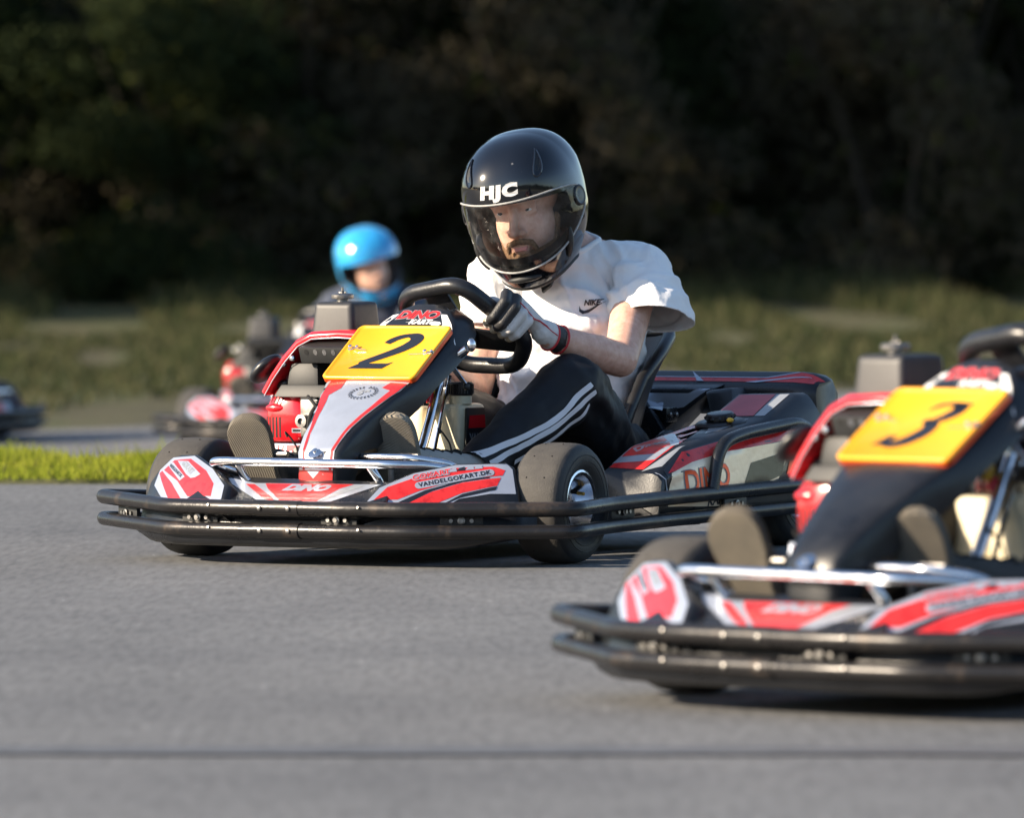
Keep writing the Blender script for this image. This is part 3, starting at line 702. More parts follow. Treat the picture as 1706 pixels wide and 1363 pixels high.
RC = V(.008, .352, .537); RA = V(1, 0, 0); RB = V(0, -.7, .714)
RING = [(-.115, .114), (.065, .154), (.17, -.03), (.098, -.13), (-.061, -.124), (-.152, -.02)]
def rp(a, b, h=0): return RC + RA * a + RB * b + V(0, .714, .7) * h
def make_steering(root):
    mb = MB()
    mb.tube([rp(a, b) for a, b in RING], .0200, 0, 16, closed=True, fil=.048, fn=6)
    for a, b, w_ in ((-.02, .125, .034), (.13, -.05, .03), (-.12, -.07, .028)):
        d = Vector((a, b)).normalized(); q = Vector((-d.y, d.x))
        lo = [rp(d.x * .03 + q.x * s_ * w_ * 1.2, d.y * .03 + q.y * s_ * w_ * 1.2, -.02 + h) for s_, h in ((-1, -.003), (1, -.003), (1, .003), (-1, .003))]
        hi = [rp(a + q.x * s_ * w_, b + q.y * s_ * w_, h) for s_, h in ((-1, -.004), (1, -.004), (1, .004), (-1, .004))]
        mb.hexa(lo, hi, .002)
    mb.lathe([(.05, -.03), (.05, -.015), (.035, -.010), (.001, -.010)], RC, (0, .714, .7), 0, 24)
    bmesh.ops.recalc_face_normals(mb.bm, faces=mb.bm.faces)
    s = mb.build('steering_wheel', ['plastic', 'dark'], root, sharp=50)
    mb = MB()
    mb.tube([V(-.01, .292, .435), V(.0, .19, .262), V(.0, .06, .09)], .0125, 0, 14)
    mb.tube([V(.012, .29, .425), V(.03, .20, .27), V(.05, .12, .12)], .005, 0, 8)
    mb.tube([RC + V(0, -.714, -.7) * .03, V(-.01, .27, .43)], .012, 0, 12)
    mb.build('steering_column', ['chrome'], root)
    mb = MB()
    mb.tube([V(.158, .140, .494), V(.135, .132, .478), V(.108, .135, .462)], [.0105, .0135, .0125], 0, 14)
    mb.ball(V(.170, .142, .503), .0115, 0, 3, (1, 1, 1.4))
    mb.hexa([V(.092, .150, .458), V(.112, .150, .458), V(.112, .155, .458), V(.092, .155, .458)], [V(.128, .165, .412), V(.146, .165, .405), V(.146, .170, .405), V(.128, .170, .412)], .001)
    mb.ball(V(.140, .166, .404), .009, 1, 2)
    mb.build('panel_bracket', ['alu', 'matte'], root)
    mb = MB()
    for dx, dz in ((0, 0), (.014, -.014)):
        mb.tube([V(-.02 + dx, .22, .385), V(-.018 + dx, .20, .425 + dz), V(.025 + dx, .185, .452 + dz), V(.060, .17, .470 + dz)], .0058, 0, 8, fil=.025)
    mb.tube([V(.03, .18, .44), V(.06, .19, .43), V(.065, .2, .46), V(.03, .19, .475)], .0035, 0, 8, fil=.02)
    mb.lathe([(.010, 0), (.012, .004), (.012, .02), (.008, .026)], (-.025, .24, .388), (0, 0, 1), 0, 10)
    mb.box((-.025, .24, .375), (.034, .03, .026), bev=.004, mi=1)
    mb.tube([V(.0, .2, .36), V(.01, .18, .40), V(.03, .2, .43)], .003, 2, 6, fil=.02)
    mb.build('fuel_line', ['gold', 'redp', 'dark'], root)

def make_tank(root):
    mb = MB()
    mb.hexa([V(-.042, .240, .13), V(.072, .240, .13), V(.072, .37, .13), V(-.042, .37, .13)], [V(-.030, .252, .360), V(.066, .252, .360), V(.066, .365, .360), V(-.030, .365, .360)], .020, 0, 4)
    mb.hexa([V(-.15, .265, .13), V(-.050, .265, .13), V(-.050, .37, .13), V(-.15, .37, .13)], [V(-.138, .275, .352), V(-.055, .275, .352), V(-.055, .36, .352), V(-.138, .36, .352)], .020, 0, 4)
    mb.lathe([(.027, 0), (.027, .020), (.024, .020)], (.040, .292, .359), (0, 0, 1), 0, 24)
    t = mb.build('fuel_tank', ['ivory'], root, sharp=60)
    mb = MB()
    mb.lathe([(.029, 0), (.031, .003), (.031, .028), (.027, .032), (.001, .032)], (.040, .292, .379), (0, 0, 1), 0, 28)
    for k in range(28):
        a = 2 * math.pi * k / 28; mb.box((.040 + .031 * math.cos(a), .292 + .031 * math.sin(a), .395), (.003, .003, .022), Euler((0, 0, a)))
    mb.build('cap', ['plastic'], t)
    mb = MB()
    mb.lathe([(.018, 0), (.020, .003), (.020, .026), (.016, .030)], (-.100, .31, .350), (0, 0, 1), 0, 18)
    mb.build('cap', ['plastic'], t); mb = MB()
    mb.box((-.006, .325, .378), (.040, .04, .040), bev=.006)
    mb.build('fuel_valve', ['plastic'], t)
    mb = MB()
    mb.hexa([V(.066, .252, .13), V(.082, .240, .13), V(.084, .40, .13), V(.068, .40, .13)], [V(.062, .275, .350), V(.074, .268, .350), V(.074, .345, .350), V(.062, .345, .350)], .004)
    bmesh.ops.recalc_face_normals(mb.bm, faces=mb.bm.faces); bv = mb.bvh()
    F = frame((.084, .222, .172), (0, 1, 0), (-.045, 0, 1))
    mb.decal(bv, F, [(.030, .045), (.055, .16), (.135, .16), (.155, .045), (.14, .02), (.045, .02)], 1, .0008)
    mb.decal(bv, F, [(.048, .130), (.055, .160), (.135, .160), (.140, .130)], 2, .0014)
    put_text(mb, bv, F, 'VANDEL', .024, (.096, .108), 3, off=.0022, bold=.0006)
    put_text(mb, bv, F, 'GOKART', .024, (.096, .080), 2, off=.0022, bold=.0006)
    for k in range(8):
        mb.decal(bv, F, [(.012, .03 + k * .018), (.026, .03 + k * .018), (.026, .0345 + k * .018), (.012, .0345 + k * .018)], 4, .001)
    mb.build('tank_guard', ['matte', 'navy', 'redp', 'grey', 'brass'], t)

def make_kart(root, num, white):
    # chassis
    mb = MB()
    mb.hexa([V(-.20, -.36, .050), V(.20, -.36, .050), V(.30, .95, .050), V(-.30, .95, .050)], [V(-.20, -.36, .056), V(.20, -.36, .056), V(.30, .95, .056), V(-.30, .95, .056)], 0)
    for s_ in (-1, 1):
        mb.tube([V(s_ * .18, -.36, .07), V(s_ * .22, -.1, .07), V(s_ * .33, .25, .07), V(s_ * .33, 1.15, .07)], .015, 1, 10, fil=.08)
        mb.tube([V(s_ * .2, -.05, .07), V(s_ * .42, .0, .11)], .014, 1, 10)
        mb.box((s_ * .425, 0, .13), (.03, .05, .09), bev=.005, mi=1)
        mb.tube([V(s_ * .1, .02, .15), V(s_ * .41, .03, .15)], .007, 2, 8)
        mb.tube([V(s_ * .33, .5, .07), V(s_ * .56, .5, .10), V(s_ * .56, .9, .10), V(s_ * .33, .9, .07)], .012, 1, 8, fil=.06)
    mb.tube([V(-.30, -.05, .07), V(.30, -.05, .07)], .014, 1, 8)
    mb.tube([V(-.50, 1.05, .14), V(.50, 1.05, .14)], .018, 2, 12)
    mb.tube([V(-.33, 1.15, .07), V(.33, 1.15, .07)], .015, 1, 8)
    mb.build('chassis', ['matte', 'tubebk', 'steel'], root)
    st = R(5)
    make_wheel(root, -.515, 0, .141, .145, -1, R(1)); make_wheel(root, .508, 0, .141, .132, 1, st)
    make_wheel(root, -.455, 1.04, .142, .18, -1); make_wheel(root, .455, 1.04, .142, .18, 1)
    # perimeter bumper
    mb = MB()
    mb.tube(bumper_pts(.136, .152), .0175, 0, 16, fil=.035, fn=6)
    mb.tube(bumper_pts(.084, .100), .0165, 0, 16, fil=.035, fn=6)
    for z in (.136, .084):                           # sleeve and its bolts at the middle
        mb.tube([V(-.072, -.402, z), V(.052, -.402, z)], .0188, 0, 16)
        for x in (-.052, .028): mb.lathe([(.0055, 0), (.0055, .004), (.003, .005)], (x, -.4200, z), (0, -1, 0), 2, 8)
        for x in (-.20, .22): mb.lathe([(.003, 0), (.003, .003)], (x, -.415, z + .005), (0, -1, .3), 2, 6)
    b = mb.build('bumper', ['tube', 'tube', 'steel'], root, sharp=60)
    for x, y, a in ((-.255, -.372, 0), (.145, -.385, 0), (.43, -.30, .5), (-.55, -.24, -.5), (.60, .62, R(90)), (.60, .12, R(90))):
        mb = MB(); rt = Euler((0, 0, a)); d = rt.to_matrix() @ V(1, 0, 0); n = rt.to_matrix() @ V(0, -1, 0)
        z = .11 + (.008 if y > 0 else 0)
        mb.box((x, y + (.006 if a == 0 else 0), z), (.10, .010, .030), rt, .002, 0)
        mb.lathe([(.009, 0), (.009, .005), (.005, .006), (.005, .009)], V(x, y, z) + n * .006, n, 1, 12)
        mb.lathe([(.005, 0), (.005, .004)], V(x, y, z) + n * .006 + d * .024, n, 1, 8)
        mb.lathe([(.005, 0), (.005, .004)], V(x, y, z) + n * .006 - d * .024, n, 1, 8)
        mb.build('bracket', ['matte', 'steel'], b)
    mb = MB()                                        # plastic skirt behind and below the tubes
    P0 = [(-.56, -.16), (-.53, -.23), (-.45, -.295), (-.34, -.352), (-.17, -.376), (.17, -.376), (.34, -.352), (.47, -.285), (.54, -.22), (.555, -.17)]
    P = []
    for i in range(len(P0) - 1):
        for k in range(4): P.append(Vector((*P0[i], 0)).lerp(Vector((*P0[i + 1], 0)), k / 4))
    P.append(Vector((*P0[-1], 0)))
    def lay(o, z): return [p + V(p.x, p.y - .3, 0).normalized() * o + V(0, 0, z + (max(0, abs(p.x) - .42) ** 1.3) * .35 * (z < .08)) for p in P]
    mb.rings([lay(-.014, .148), lay(-.006, .10), lay(.004, .082), lay(.016, .070), lay(.014, .056), lay(.0, .046), lay(-.03, .042), lay(-.14, .046)], 0, closed=False, cap=False)
    mb.build('skirt', ['plastic'], root, sharp=50)
    make_nose(root)
    make_hood(root, white)
    make_plate(root, num)
    # chrome pedal guards
    mb = MB()
    mb.tube([V(-.225, -.16, .15), V(-.235, -.21, .20), V(-.285, -.285, .236), V(-.24, -.290, .238), V(.22, -.290, .236), V(.30, -.22, .232), V(.34, -.15, .21)], .0105, 0, 14, fil=.035, fn=6)
    mb.tube([V(.165, -.285, .232), V(.185, -.275, .20), V(.170, -.22, .14)], .010, 0, 12, fil=.03)
    mb.tube([V(-.205, -.285, .232), V(-.195, -.275, .20), V(-.15, -.24, .15)], .010, 0, 12, fil=.03)
    mb.build('pedal_guard', ['chrome'], root)
    mb = MB()
    mb.tube([V(.10, -.14, .235), V(.085, -.2, .249), V(.12, -.205, .250), V(.225, -.205, .249), V(.30, -.16, .236), V(.33, -.1, .2)], .0095, 0, 14, fil=.02, fn=5)
    mb.build('heel_bar', ['chrome'], root)
    for x in (-.22, .15):
        mb = MB()
        mb.tube([V(x - .03, -.12, .07), V(x - .03, -.13, .25), V(x + .05, -.13, .25)], .007, 0, 8, fil=.03)
        mb.tube([V(x - .04, -.10, .09), V(x + .08, -.02, .10)], .005, 0, 6)
        mb.build('pedal', ['steel', 'ivory'], root)
    make_tank(root); make_steering(root); make_seat(root); make_engine(root)
    make_pod(root, 1); make_pod(root, -1)
    for s_ in (-1, 1):                               # side rails over the pods
        mb = MB()
        mb.tube([V(s_ * .602, .515, .14), V(s_ * .602, .555, .262), V(s_ * .60, .66, .282), V(s_ * .598, .94, .305), V(s_ * .585, 1.04, .24), V(s_ * .56, 1.08, .12)], .0155, 0, 14, fil=.06, fn=6)
        mb.build('side_rail', ['tubebk'], root)
    # rear bumper
    mb = MB()
    X = [-.525, -.515, -.49, -.46, -.40, -.20, 0, .20, .40, .46, .49, .515, .525]; rings = []
    for x in X:
        x *= .935; e = max(0, (abs(x) - .43)) ; e = .065 - math.sqrt(max(0, .065 ** 2 - e * e)) if e else 0
        y0 = 1.175 + e * .5; zt = .412 - e * .5; lo = .31 if abs(x) < .30 else .25
        rings.append([V(x, y0 + .02, lo), V(x, y0 - .005, lo + .02), V(x, y0 - .015, .360), V(x, y0 - .010, .376), V(x, y0 + .002, .386), V(x, y0 + .045, zt), V(x, y0 + .055, zt + .002), V(x, y0 + .11 - e, zt - .004), V(x, y0 + .13 - e, zt - .03), V(x, y0 + .13 - e, lo)])
    mb.rings(rings, 0)
    mb.hexa([V(-.12, 1.08, .26), V(.10, 1.08, .26), V(.10, 1.20, .26), V(-.12, 1.20, .26)], [V(-.20, 1.12, .375), V(.24, 1.12, .375), V(.24, 1.2, .39), V(-.20, 1.2, .39)], .012)
    mb.hexa([V(.30, 1.02, .262), V(.36, 1.02, .262), V(.36, 1.2, .262), V(.30, 1.2, .262)], [V(.22, 1.10, .37), V(.30, 1.10, .378), V(.30, 1.2, .378), V(.22, 1.2, .37)], .012)
    mb.hexa([V(.10, 1.02, .25), V(.17, 1.02, .25), V(.17, 1.045, .245), V(.10, 1.045, .245)], [V(-.04, 1.10, .385), V(.02, 1.10, .385), V(.02, 1.13, .38), V(-.04, 1.13, .38)], .008)
    bmesh.ops.recalc_face_normals(mb.bm, faces=mb.bm.faces); bv = mb.bvh()
    F = frame((0, 1.18, .389), (1, 0, 0), (0, .045, .025))
    mb.decal(bv, F, [(-.48, .006), (.47, .002), (.52, .02), (.49, .042), (.40, .048), (-.44, .048)], 2, .001)
    mb.decal(bv, F, [(-.46, .022), (.34, .022), (.42, .047), (-.44, .047)], 3, .0015)
    mb.decal(bv, F, [(-.46, .019), (.345, .019), (.425, .044), (.42, .047), (.34, .022), (-.46, .022)], 1, .002)
    mb.decal(bv, F, [(.115, .046), (.150, .002), (.170, .002)], 1, .0025)
    mb.decal(bv, F, [(.29, .0), (.45, .03), (.47, .03), (.32, -.002)], 1, .002)
    F = frame((0, 1.1, .30), (1, 0, 0), (0, .04, .11))
    mb.decal(bv, F, [(-.16, .078), (.225, .078), (.16, .028), (.06, .012), (.02, .02), (-.10, .02)], 4, .001)
    mb.build('rear_bumper', ['plastic', 'white', 'red', 'navy', 'white'], root, sharp=40)
    return root

def place(o, x, y, psi, z=0.0):
    o.location = (x, y, z); o.rotation_euler = (0, 0, -R(psi))

# ------------------------------------------------------------------ people
def eval_mesh(o):
    dg = bpy.context.evaluated_depsgraph_get(); dg.update()
    return bpy.data.meshes.new_from_object(o.evaluated_get(dg))

class Blob:
    """volumes (tapered capsules and ellipsoids) fused into one skin by voxel remeshing"""
    def __init__(s): s.bm = bmesh.new(); s.tags = []
    def cap(s, a, b, ra, rb, tag=0, flat=None):
        a, b = Vector(a), Vector(b); n = max(2, int((b - a).length / (min(ra, rb) * .5)) + 1)
        mb = MB(); mb.bm.free(); mb.bm = s.bm
        L = (b - a).length
        if L > 1e-6:
            mb.tube([a.lerp(b, i / n) for i in range(n + 1)], [ra + (rb - ra) * i / n for i in range(n + 1)], 0, 16)
        for p, q in ((a, ra), (b, rb)): bmesh.ops.create_icosphere(s.bm, subdivisions=2, radius=q, matrix=Matrix.Translation(p))
        s.tags.append((a, b, ra, rb, tag))
    def ell(s, c, r, rot=None, tag=0):
        m = Matrix.Translation(c) @ (rot.to_matrix().to_4x4() if rot else Matrix.Identity(4)) @ Matrix.Diagonal((*r, 1))
        bmesh.ops.create_icosphere(s.bm, subdivisions=3, radius=1.0, matrix=m)
        s.tags.append((Vector(c), Vector(c), min(r), min(r), tag))
    def chain(s, pts, rs, tag=0):
        for i in range(len(pts) - 1): s.cap(pts[i], pts[i + 1], rs[i], rs[i + 1], tag)
    def mesh(s, name, voxel, smooth=3, cuts=(), disp=None, sfac=.5, post=0):
        me = bpy.data.meshes.new(name); s.bm.to_mesh(me); s.bm.free()
        o = bpy.data.objects.new(name, me); COL.objects.link(o)
        m = o.modifiers.new('r', 'REMESH'); m.mode = 'VOXEL'; m.voxel_size = voxel; m.use_smooth_shade = True
        if smooth: k = o.modifiers.new('s', 'SMOOTH'); k.factor = sfac; k.iterations = smooth
        r_ = eval_mesh(o); bpy.data.objects.remove(o); bpy.data.meshes.remove(me)
        bm = bmesh.new(); bm.from_mesh(r_); bpy.data.meshes.remove(r_)
        for co, no, rad in cuts:
            co, no = Vector(co), Vector(no).normalized()
            g = [f for f in bm.faces if (f.calc_center_median() - co).length < rad]
            ge = list({e for f in g for e in f.edges}); gv = list({v for f in g for v in f.verts})
            bmesh.ops.bisect_plane(bm, geom=gv + ge + g, plane_co=co, plane_no=no)
            dead = [f for f in bm.faces if (f.calc_center_median() - co).length < rad and (f.calc_center_median() - co).dot(no) > 1e-5]
            bmesh.ops.delete(bm, geom=dead, context='FACES')
        if disp:
            bm.normal_update()
            mv = [(v, disp(v.co, v.normal)) for v in bm.verts]
            for v, d in mv: v.co += d
            if post: bmesh.ops.smooth_vert(bm, verts=bm.verts, factor=.5, use_axis_x=True, use_axis_y=True, use_axis_z=True)
        bm.normal_update()
        return bm

def bm_obj(bm, name, mats, parent=None, solid=0):
    for f in bm.faces: f.smooth = True
    me = bpy.data.meshes.new(name); bm.to_mesh(me); bm.free()
    for m in mats: me.materials.append(M[m])
    o = bpy.data.objects.new(name, me); COL.objects.link(o)
    if parent: o.parent = parent
    if solid:
        k = o.modifiers.new('thickness', 'SOLIDIFY'); k.thickness = solid; k.offset = -1
    return o

def folds(co, f, amp, sx=1, sy=1, sz=1, seed=0):
    p = Vector((co.x * sx, co.y * sy, co.z * sz)) * f + Vector((seed, seed * 1.7, 0))
    n = noise.noise(p); m = noise.noise(p * 2.1 + Vector((5, 1, 3)))
    return amp * ((1 - abs(n) * 2.6) * .6 + m * .5)

# ---- helmet: directions (azimuth from the face, elevation) on a shaped shell
def hp(az, el, k=1.0):
    """point of the helmet shell in head space; face looks towards -y, z up"""
    ca, sa, ce, se = math.cos(az), math.sin(az), math.cos(el), math.sin(el)
    d = V(sa * ce, -ca * ce, se)
    rx, ry, rz = .147, .170, .178
    if se < 0: rz = .238 - .060 * max(0, -math.cos(az) * 1.0)
    if ca > 0: ry = .164
    pw = 2.0 + .42 * max(0, min(1, se * 2)); r = (abs(d.x / rx) ** pw + abs(d.y / ry) ** pw + abs(d.z / rz) ** pw) ** (-1 / pw)
    f = max(0, ca) ** 2
    if el < 0: r *= 1 + .085 * f * math.exp(-((el + .72) / .42) ** 2)       # chin bar
    if el < -.2: r *= 1 - .10 * (1 - f) * min(1, (-el - .2) / .8)
    r *= 1 + .035 * math.exp(-((el - .75) / .5) ** 2) * max(0, -ca)          # rear crown
    return d * r * k

AP = 1.48                                     # half width of the eye port
def e_lo(az): return -.62 + .26 * (az / AP) ** 2
def e_hi(az): return .24 - .06 * (az / AP) ** 2 if abs(az) < AP else .14
def e_lo2(az): return e_lo(az) if abs(az) < AP else -.36
def make_helmet(parent, mw, shell, lettering=True):
    T = lambda p: mw @ p
    NA = 96; bm = bmesh.new()
    azs = [-math.pi + 2 * math.pi * i / NA for i in range(NA)]
    rows = []
    for j in range(11): rows.append([(a, -1.02 + (e_lo2(a) + 1.02) * j / 10) for a in azs])
    for j in range(1, 9): rows.append([(a, e_lo2(a) + (e_hi(a) - e_lo2(a)) * j / 8) for a in azs])
    for j in range(1, 19): rows.append([(a, e_hi(a) + (math.pi / 2 - .03 - e_hi(a)) * j / 18) for a in azs])
    def grid(k, mi, flip):
        vr = [[bm.verts.new(T(hp(a, e, k))) for a, e in r] for r in rows]
        for i in range(len(vr) - 1):
            for j in range(NA):
                q = (j + 1) % NA; am = azs[j] + math.pi / NA
                if 10 <= i < 18 and abs(am) < AP: continue
                f = [vr[i][j], vr[i][q], vr[i + 1][q], vr[i + 1][j]]
                g = bm.faces.new(f[::-1] if flip else f); g.material_index = mi
        top = bm.verts.new(T(hp(0, math.pi / 2, k)))
        for j in range(NA):
            f = [vr[-1][j], vr[-1][(j + 1) % NA], top]; g = bm.faces.new(f[::-1] if flip else f); g.material_index = mi
        return vr
    A = grid(1.0, 0, False); B = grid(.88, 1, True)
    def join(a0, a1, b1, b0, mi):
        g = bm.faces.new([a0, b0, b1, a1]); g.material_index = mi
    for j in range(NA):
        q = (j + 1) % NA; am = azs[j] + math.pi / NA
        join(A[0][j], A[0][q], B[0][q], B[0][j], 2)
        if abs(am) < AP:
            join(A[10][j], A[10][q], B[10][q], B[10][j], 2); join(A[18][j], A[18][q], B[18][q], B[18][j], 2)
    for i in range(10, 18):
        for j in range(NA):
            am0 = azs[j] + math.pi / NA; am1 = azs[(j - 1) % NA] + math.pi / NA
            if (abs(am0) < AP) != (abs(am1) < AP): join(A[i][j], A[i + 1][j], B[i + 1][j], B[i][j], 2)
    bmesh.ops.recalc_face_normals(bm, faces=bm.faces)
    hmb = MB(); hmb.bm.free(); hmb.bm = bm
    # raised brow line, crown vents, chin vent, rear spoiler
    def on(az, el, k): return T(hp(az, el, k))
    for s_ in (-1, 1):
        ring = [on(s_ * (.70 + .07 * math.sin(t) * (1 - .6 * math.cos(t)) + .10 * math.cos(t)), .72 + .20 * math.cos(t), 1.008) for t in [i * math.pi / 10 for i in range(20)]]
        c = on(s_ * .70, .72, 1.004); vs = [bm.verts.new(p) for p in ring]; cv = bm.verts.new(c)
        inr = [bm.verts.new(p.lerp(c, .35) * 1.0) for p in ring]
        for i in range(20):
            q = (i + 1) % 20
            g = bm.faces.new([vs[i], vs[q], inr[q], inr[i]]); g.material_index = 0
            g = bm.faces.new([inr[i], inr[q], cv]); g.material_index = 2
        hmb.tube(ring, .0022, 0, 6, closed=True)
        hmb.tube([on(s_ * (.92 + .05 * t), -.78 + .42 * t, 1.012) for t in [i / 8 for i in range(9)]], [.004, .007, .009, .010, .010, .009, .008, .006, .003], 2, 8)
    hmb.tube([on(a, -.86 + .05 * math.cos(a * 3), 1.006) for a in [(-.30 + .06 * i) for i in range(11)]], [.003, .006, .007, .008, .008, .008, .008, .008, .007, .006, .003], 2, 8)
    hmb.tube([on(a, -1.0, .98) for a in azs], .007, 2, 8, closed=True)
    h = hmb.build('helmet', [shell, 'lining', 'matte', 'logo'], parent, sharp=45)
    if lettering:
        mb = MB()
        vs, tr = text2d('HJC', .038, 0.12, .0028, 1.45, 1.16)
        vv = [mb.bm.verts.new(on((x - .012) / .164, .428 + y / .17, 1.006)) for x, y in vs]
        for t in tr: mb.face([vv[i] for i in t], 0)
        mb.build('lettering', ['logo'], h, smooth=False)
    # visor
    AV = 1.56; nU, nV = 56, 18; bm = bmesh.new()
    def vpt(u, v, k=1.022):
        a = -AV + 2 * AV * u; w_ = 1 - max(0, (abs(a) - .55) / (AV - .55)) ** 2.4
        w_ = max(.0, w_); c = -.215 + .25 * min(1, abs(a) / AV) ** 2; hw = .475 * max(.0, w_) ** .5 * (1 - .25 * (abs(a) / AV) ** 2)
        hw = max(hw, .02)
        return hp(a, c + hw * (2 * v - 1), k)
    g_ = [[bm.verts.new(T(vpt(i / nU, j / nV))) for j in range(nV + 1)] for i in range(nU + 1)]
    for i in range(nU):
        for j in range(nV): bm.faces.new([g_[i][j], g_[i + 1][j], g_[i + 1][j + 1], g_[i][j + 1]])
    bmesh.ops.recalc_face_normals(bm, faces=bm.faces)
    vis = bm_obj(bm, 'visor', ['visor'], h)
    mb = MB()
    for v, rr in ((1.0, .0024), (0.0, .0026)):
        mb.tube([T(vpt(i / nU, v, 1.024)) for i in range(1, nU)], rr, 0, 8)
    edge = mb.build('visor_rim', ['scuff' if shell == 'helmet' else 'matte'], vis)
    for s_ in (-1, 1):
        mb = MB(); p = T(hp(s_ * 1.36, .05, 1.03)); q = T(hp(s_ * 1.36, .05, 1.08)); ax = (q - p).normalized()
        mb.lathe([(.026, -.004), (.026, .001), (.022, .003), (.020, .002), (.012, .003), (.001, .003)], p, ax, 0, 24)
        mb.build('pivot', ['plastic'], vis)
    return h

def head_matrix(pos, yaw, pitch, rl):
    return Matrix.Translation(pos) @ Matrix.Rotation(yaw, 4, 'Z') @ Matrix.Rotation(rl, 4, 'Y') @ Matrix.Rotation(pitch, 4, 'X')

def hand(bl, G, Td, e1, e2, sgn=1, rr=.020, dark=(0, 1)):
    """glove closed round a bar: G bar centre, Td bar direction, e1 towards the wrist, e2 the side the fingers pass over"""
    off = [-.040, -.014, .012, .036]; ln = [1.02, 1.12, 1.06, .92]; fr = [.0122, .0125, .0118, .0108]
    P = lambda s_, ang, rad: G + Td * s_ + (e1 * math.cos(ang) + e2 * math.sin(ang)) * rad
    kn = []
    for i, (o_, l, f) in enumerate(zip(off, ln, fr)):
        k = P(o_ * 1.02, R(28), .050 * l); kn.append(k)
        pts = [k, P(o_ * 1.02, R(72), (.046 + rr * .2) * l), P(o_ * .96, R(128), .040 * l), P(o_ * .9, R(182), .033 * l), P(o_ * .88, R(215), .030)]
        bl.chain(pts, [f * 1.12, f * 1.08, f * .98, f * .9, f * .82], 10 + i)
    return kn

def face(bl, T, sc_=1.12):
    """head volumes in head space"""
    P = lambda x, y, z: T(V(x * sc_, y * sc_, z * sc_)); S = sc_
    rot = T_rot = None
    return P

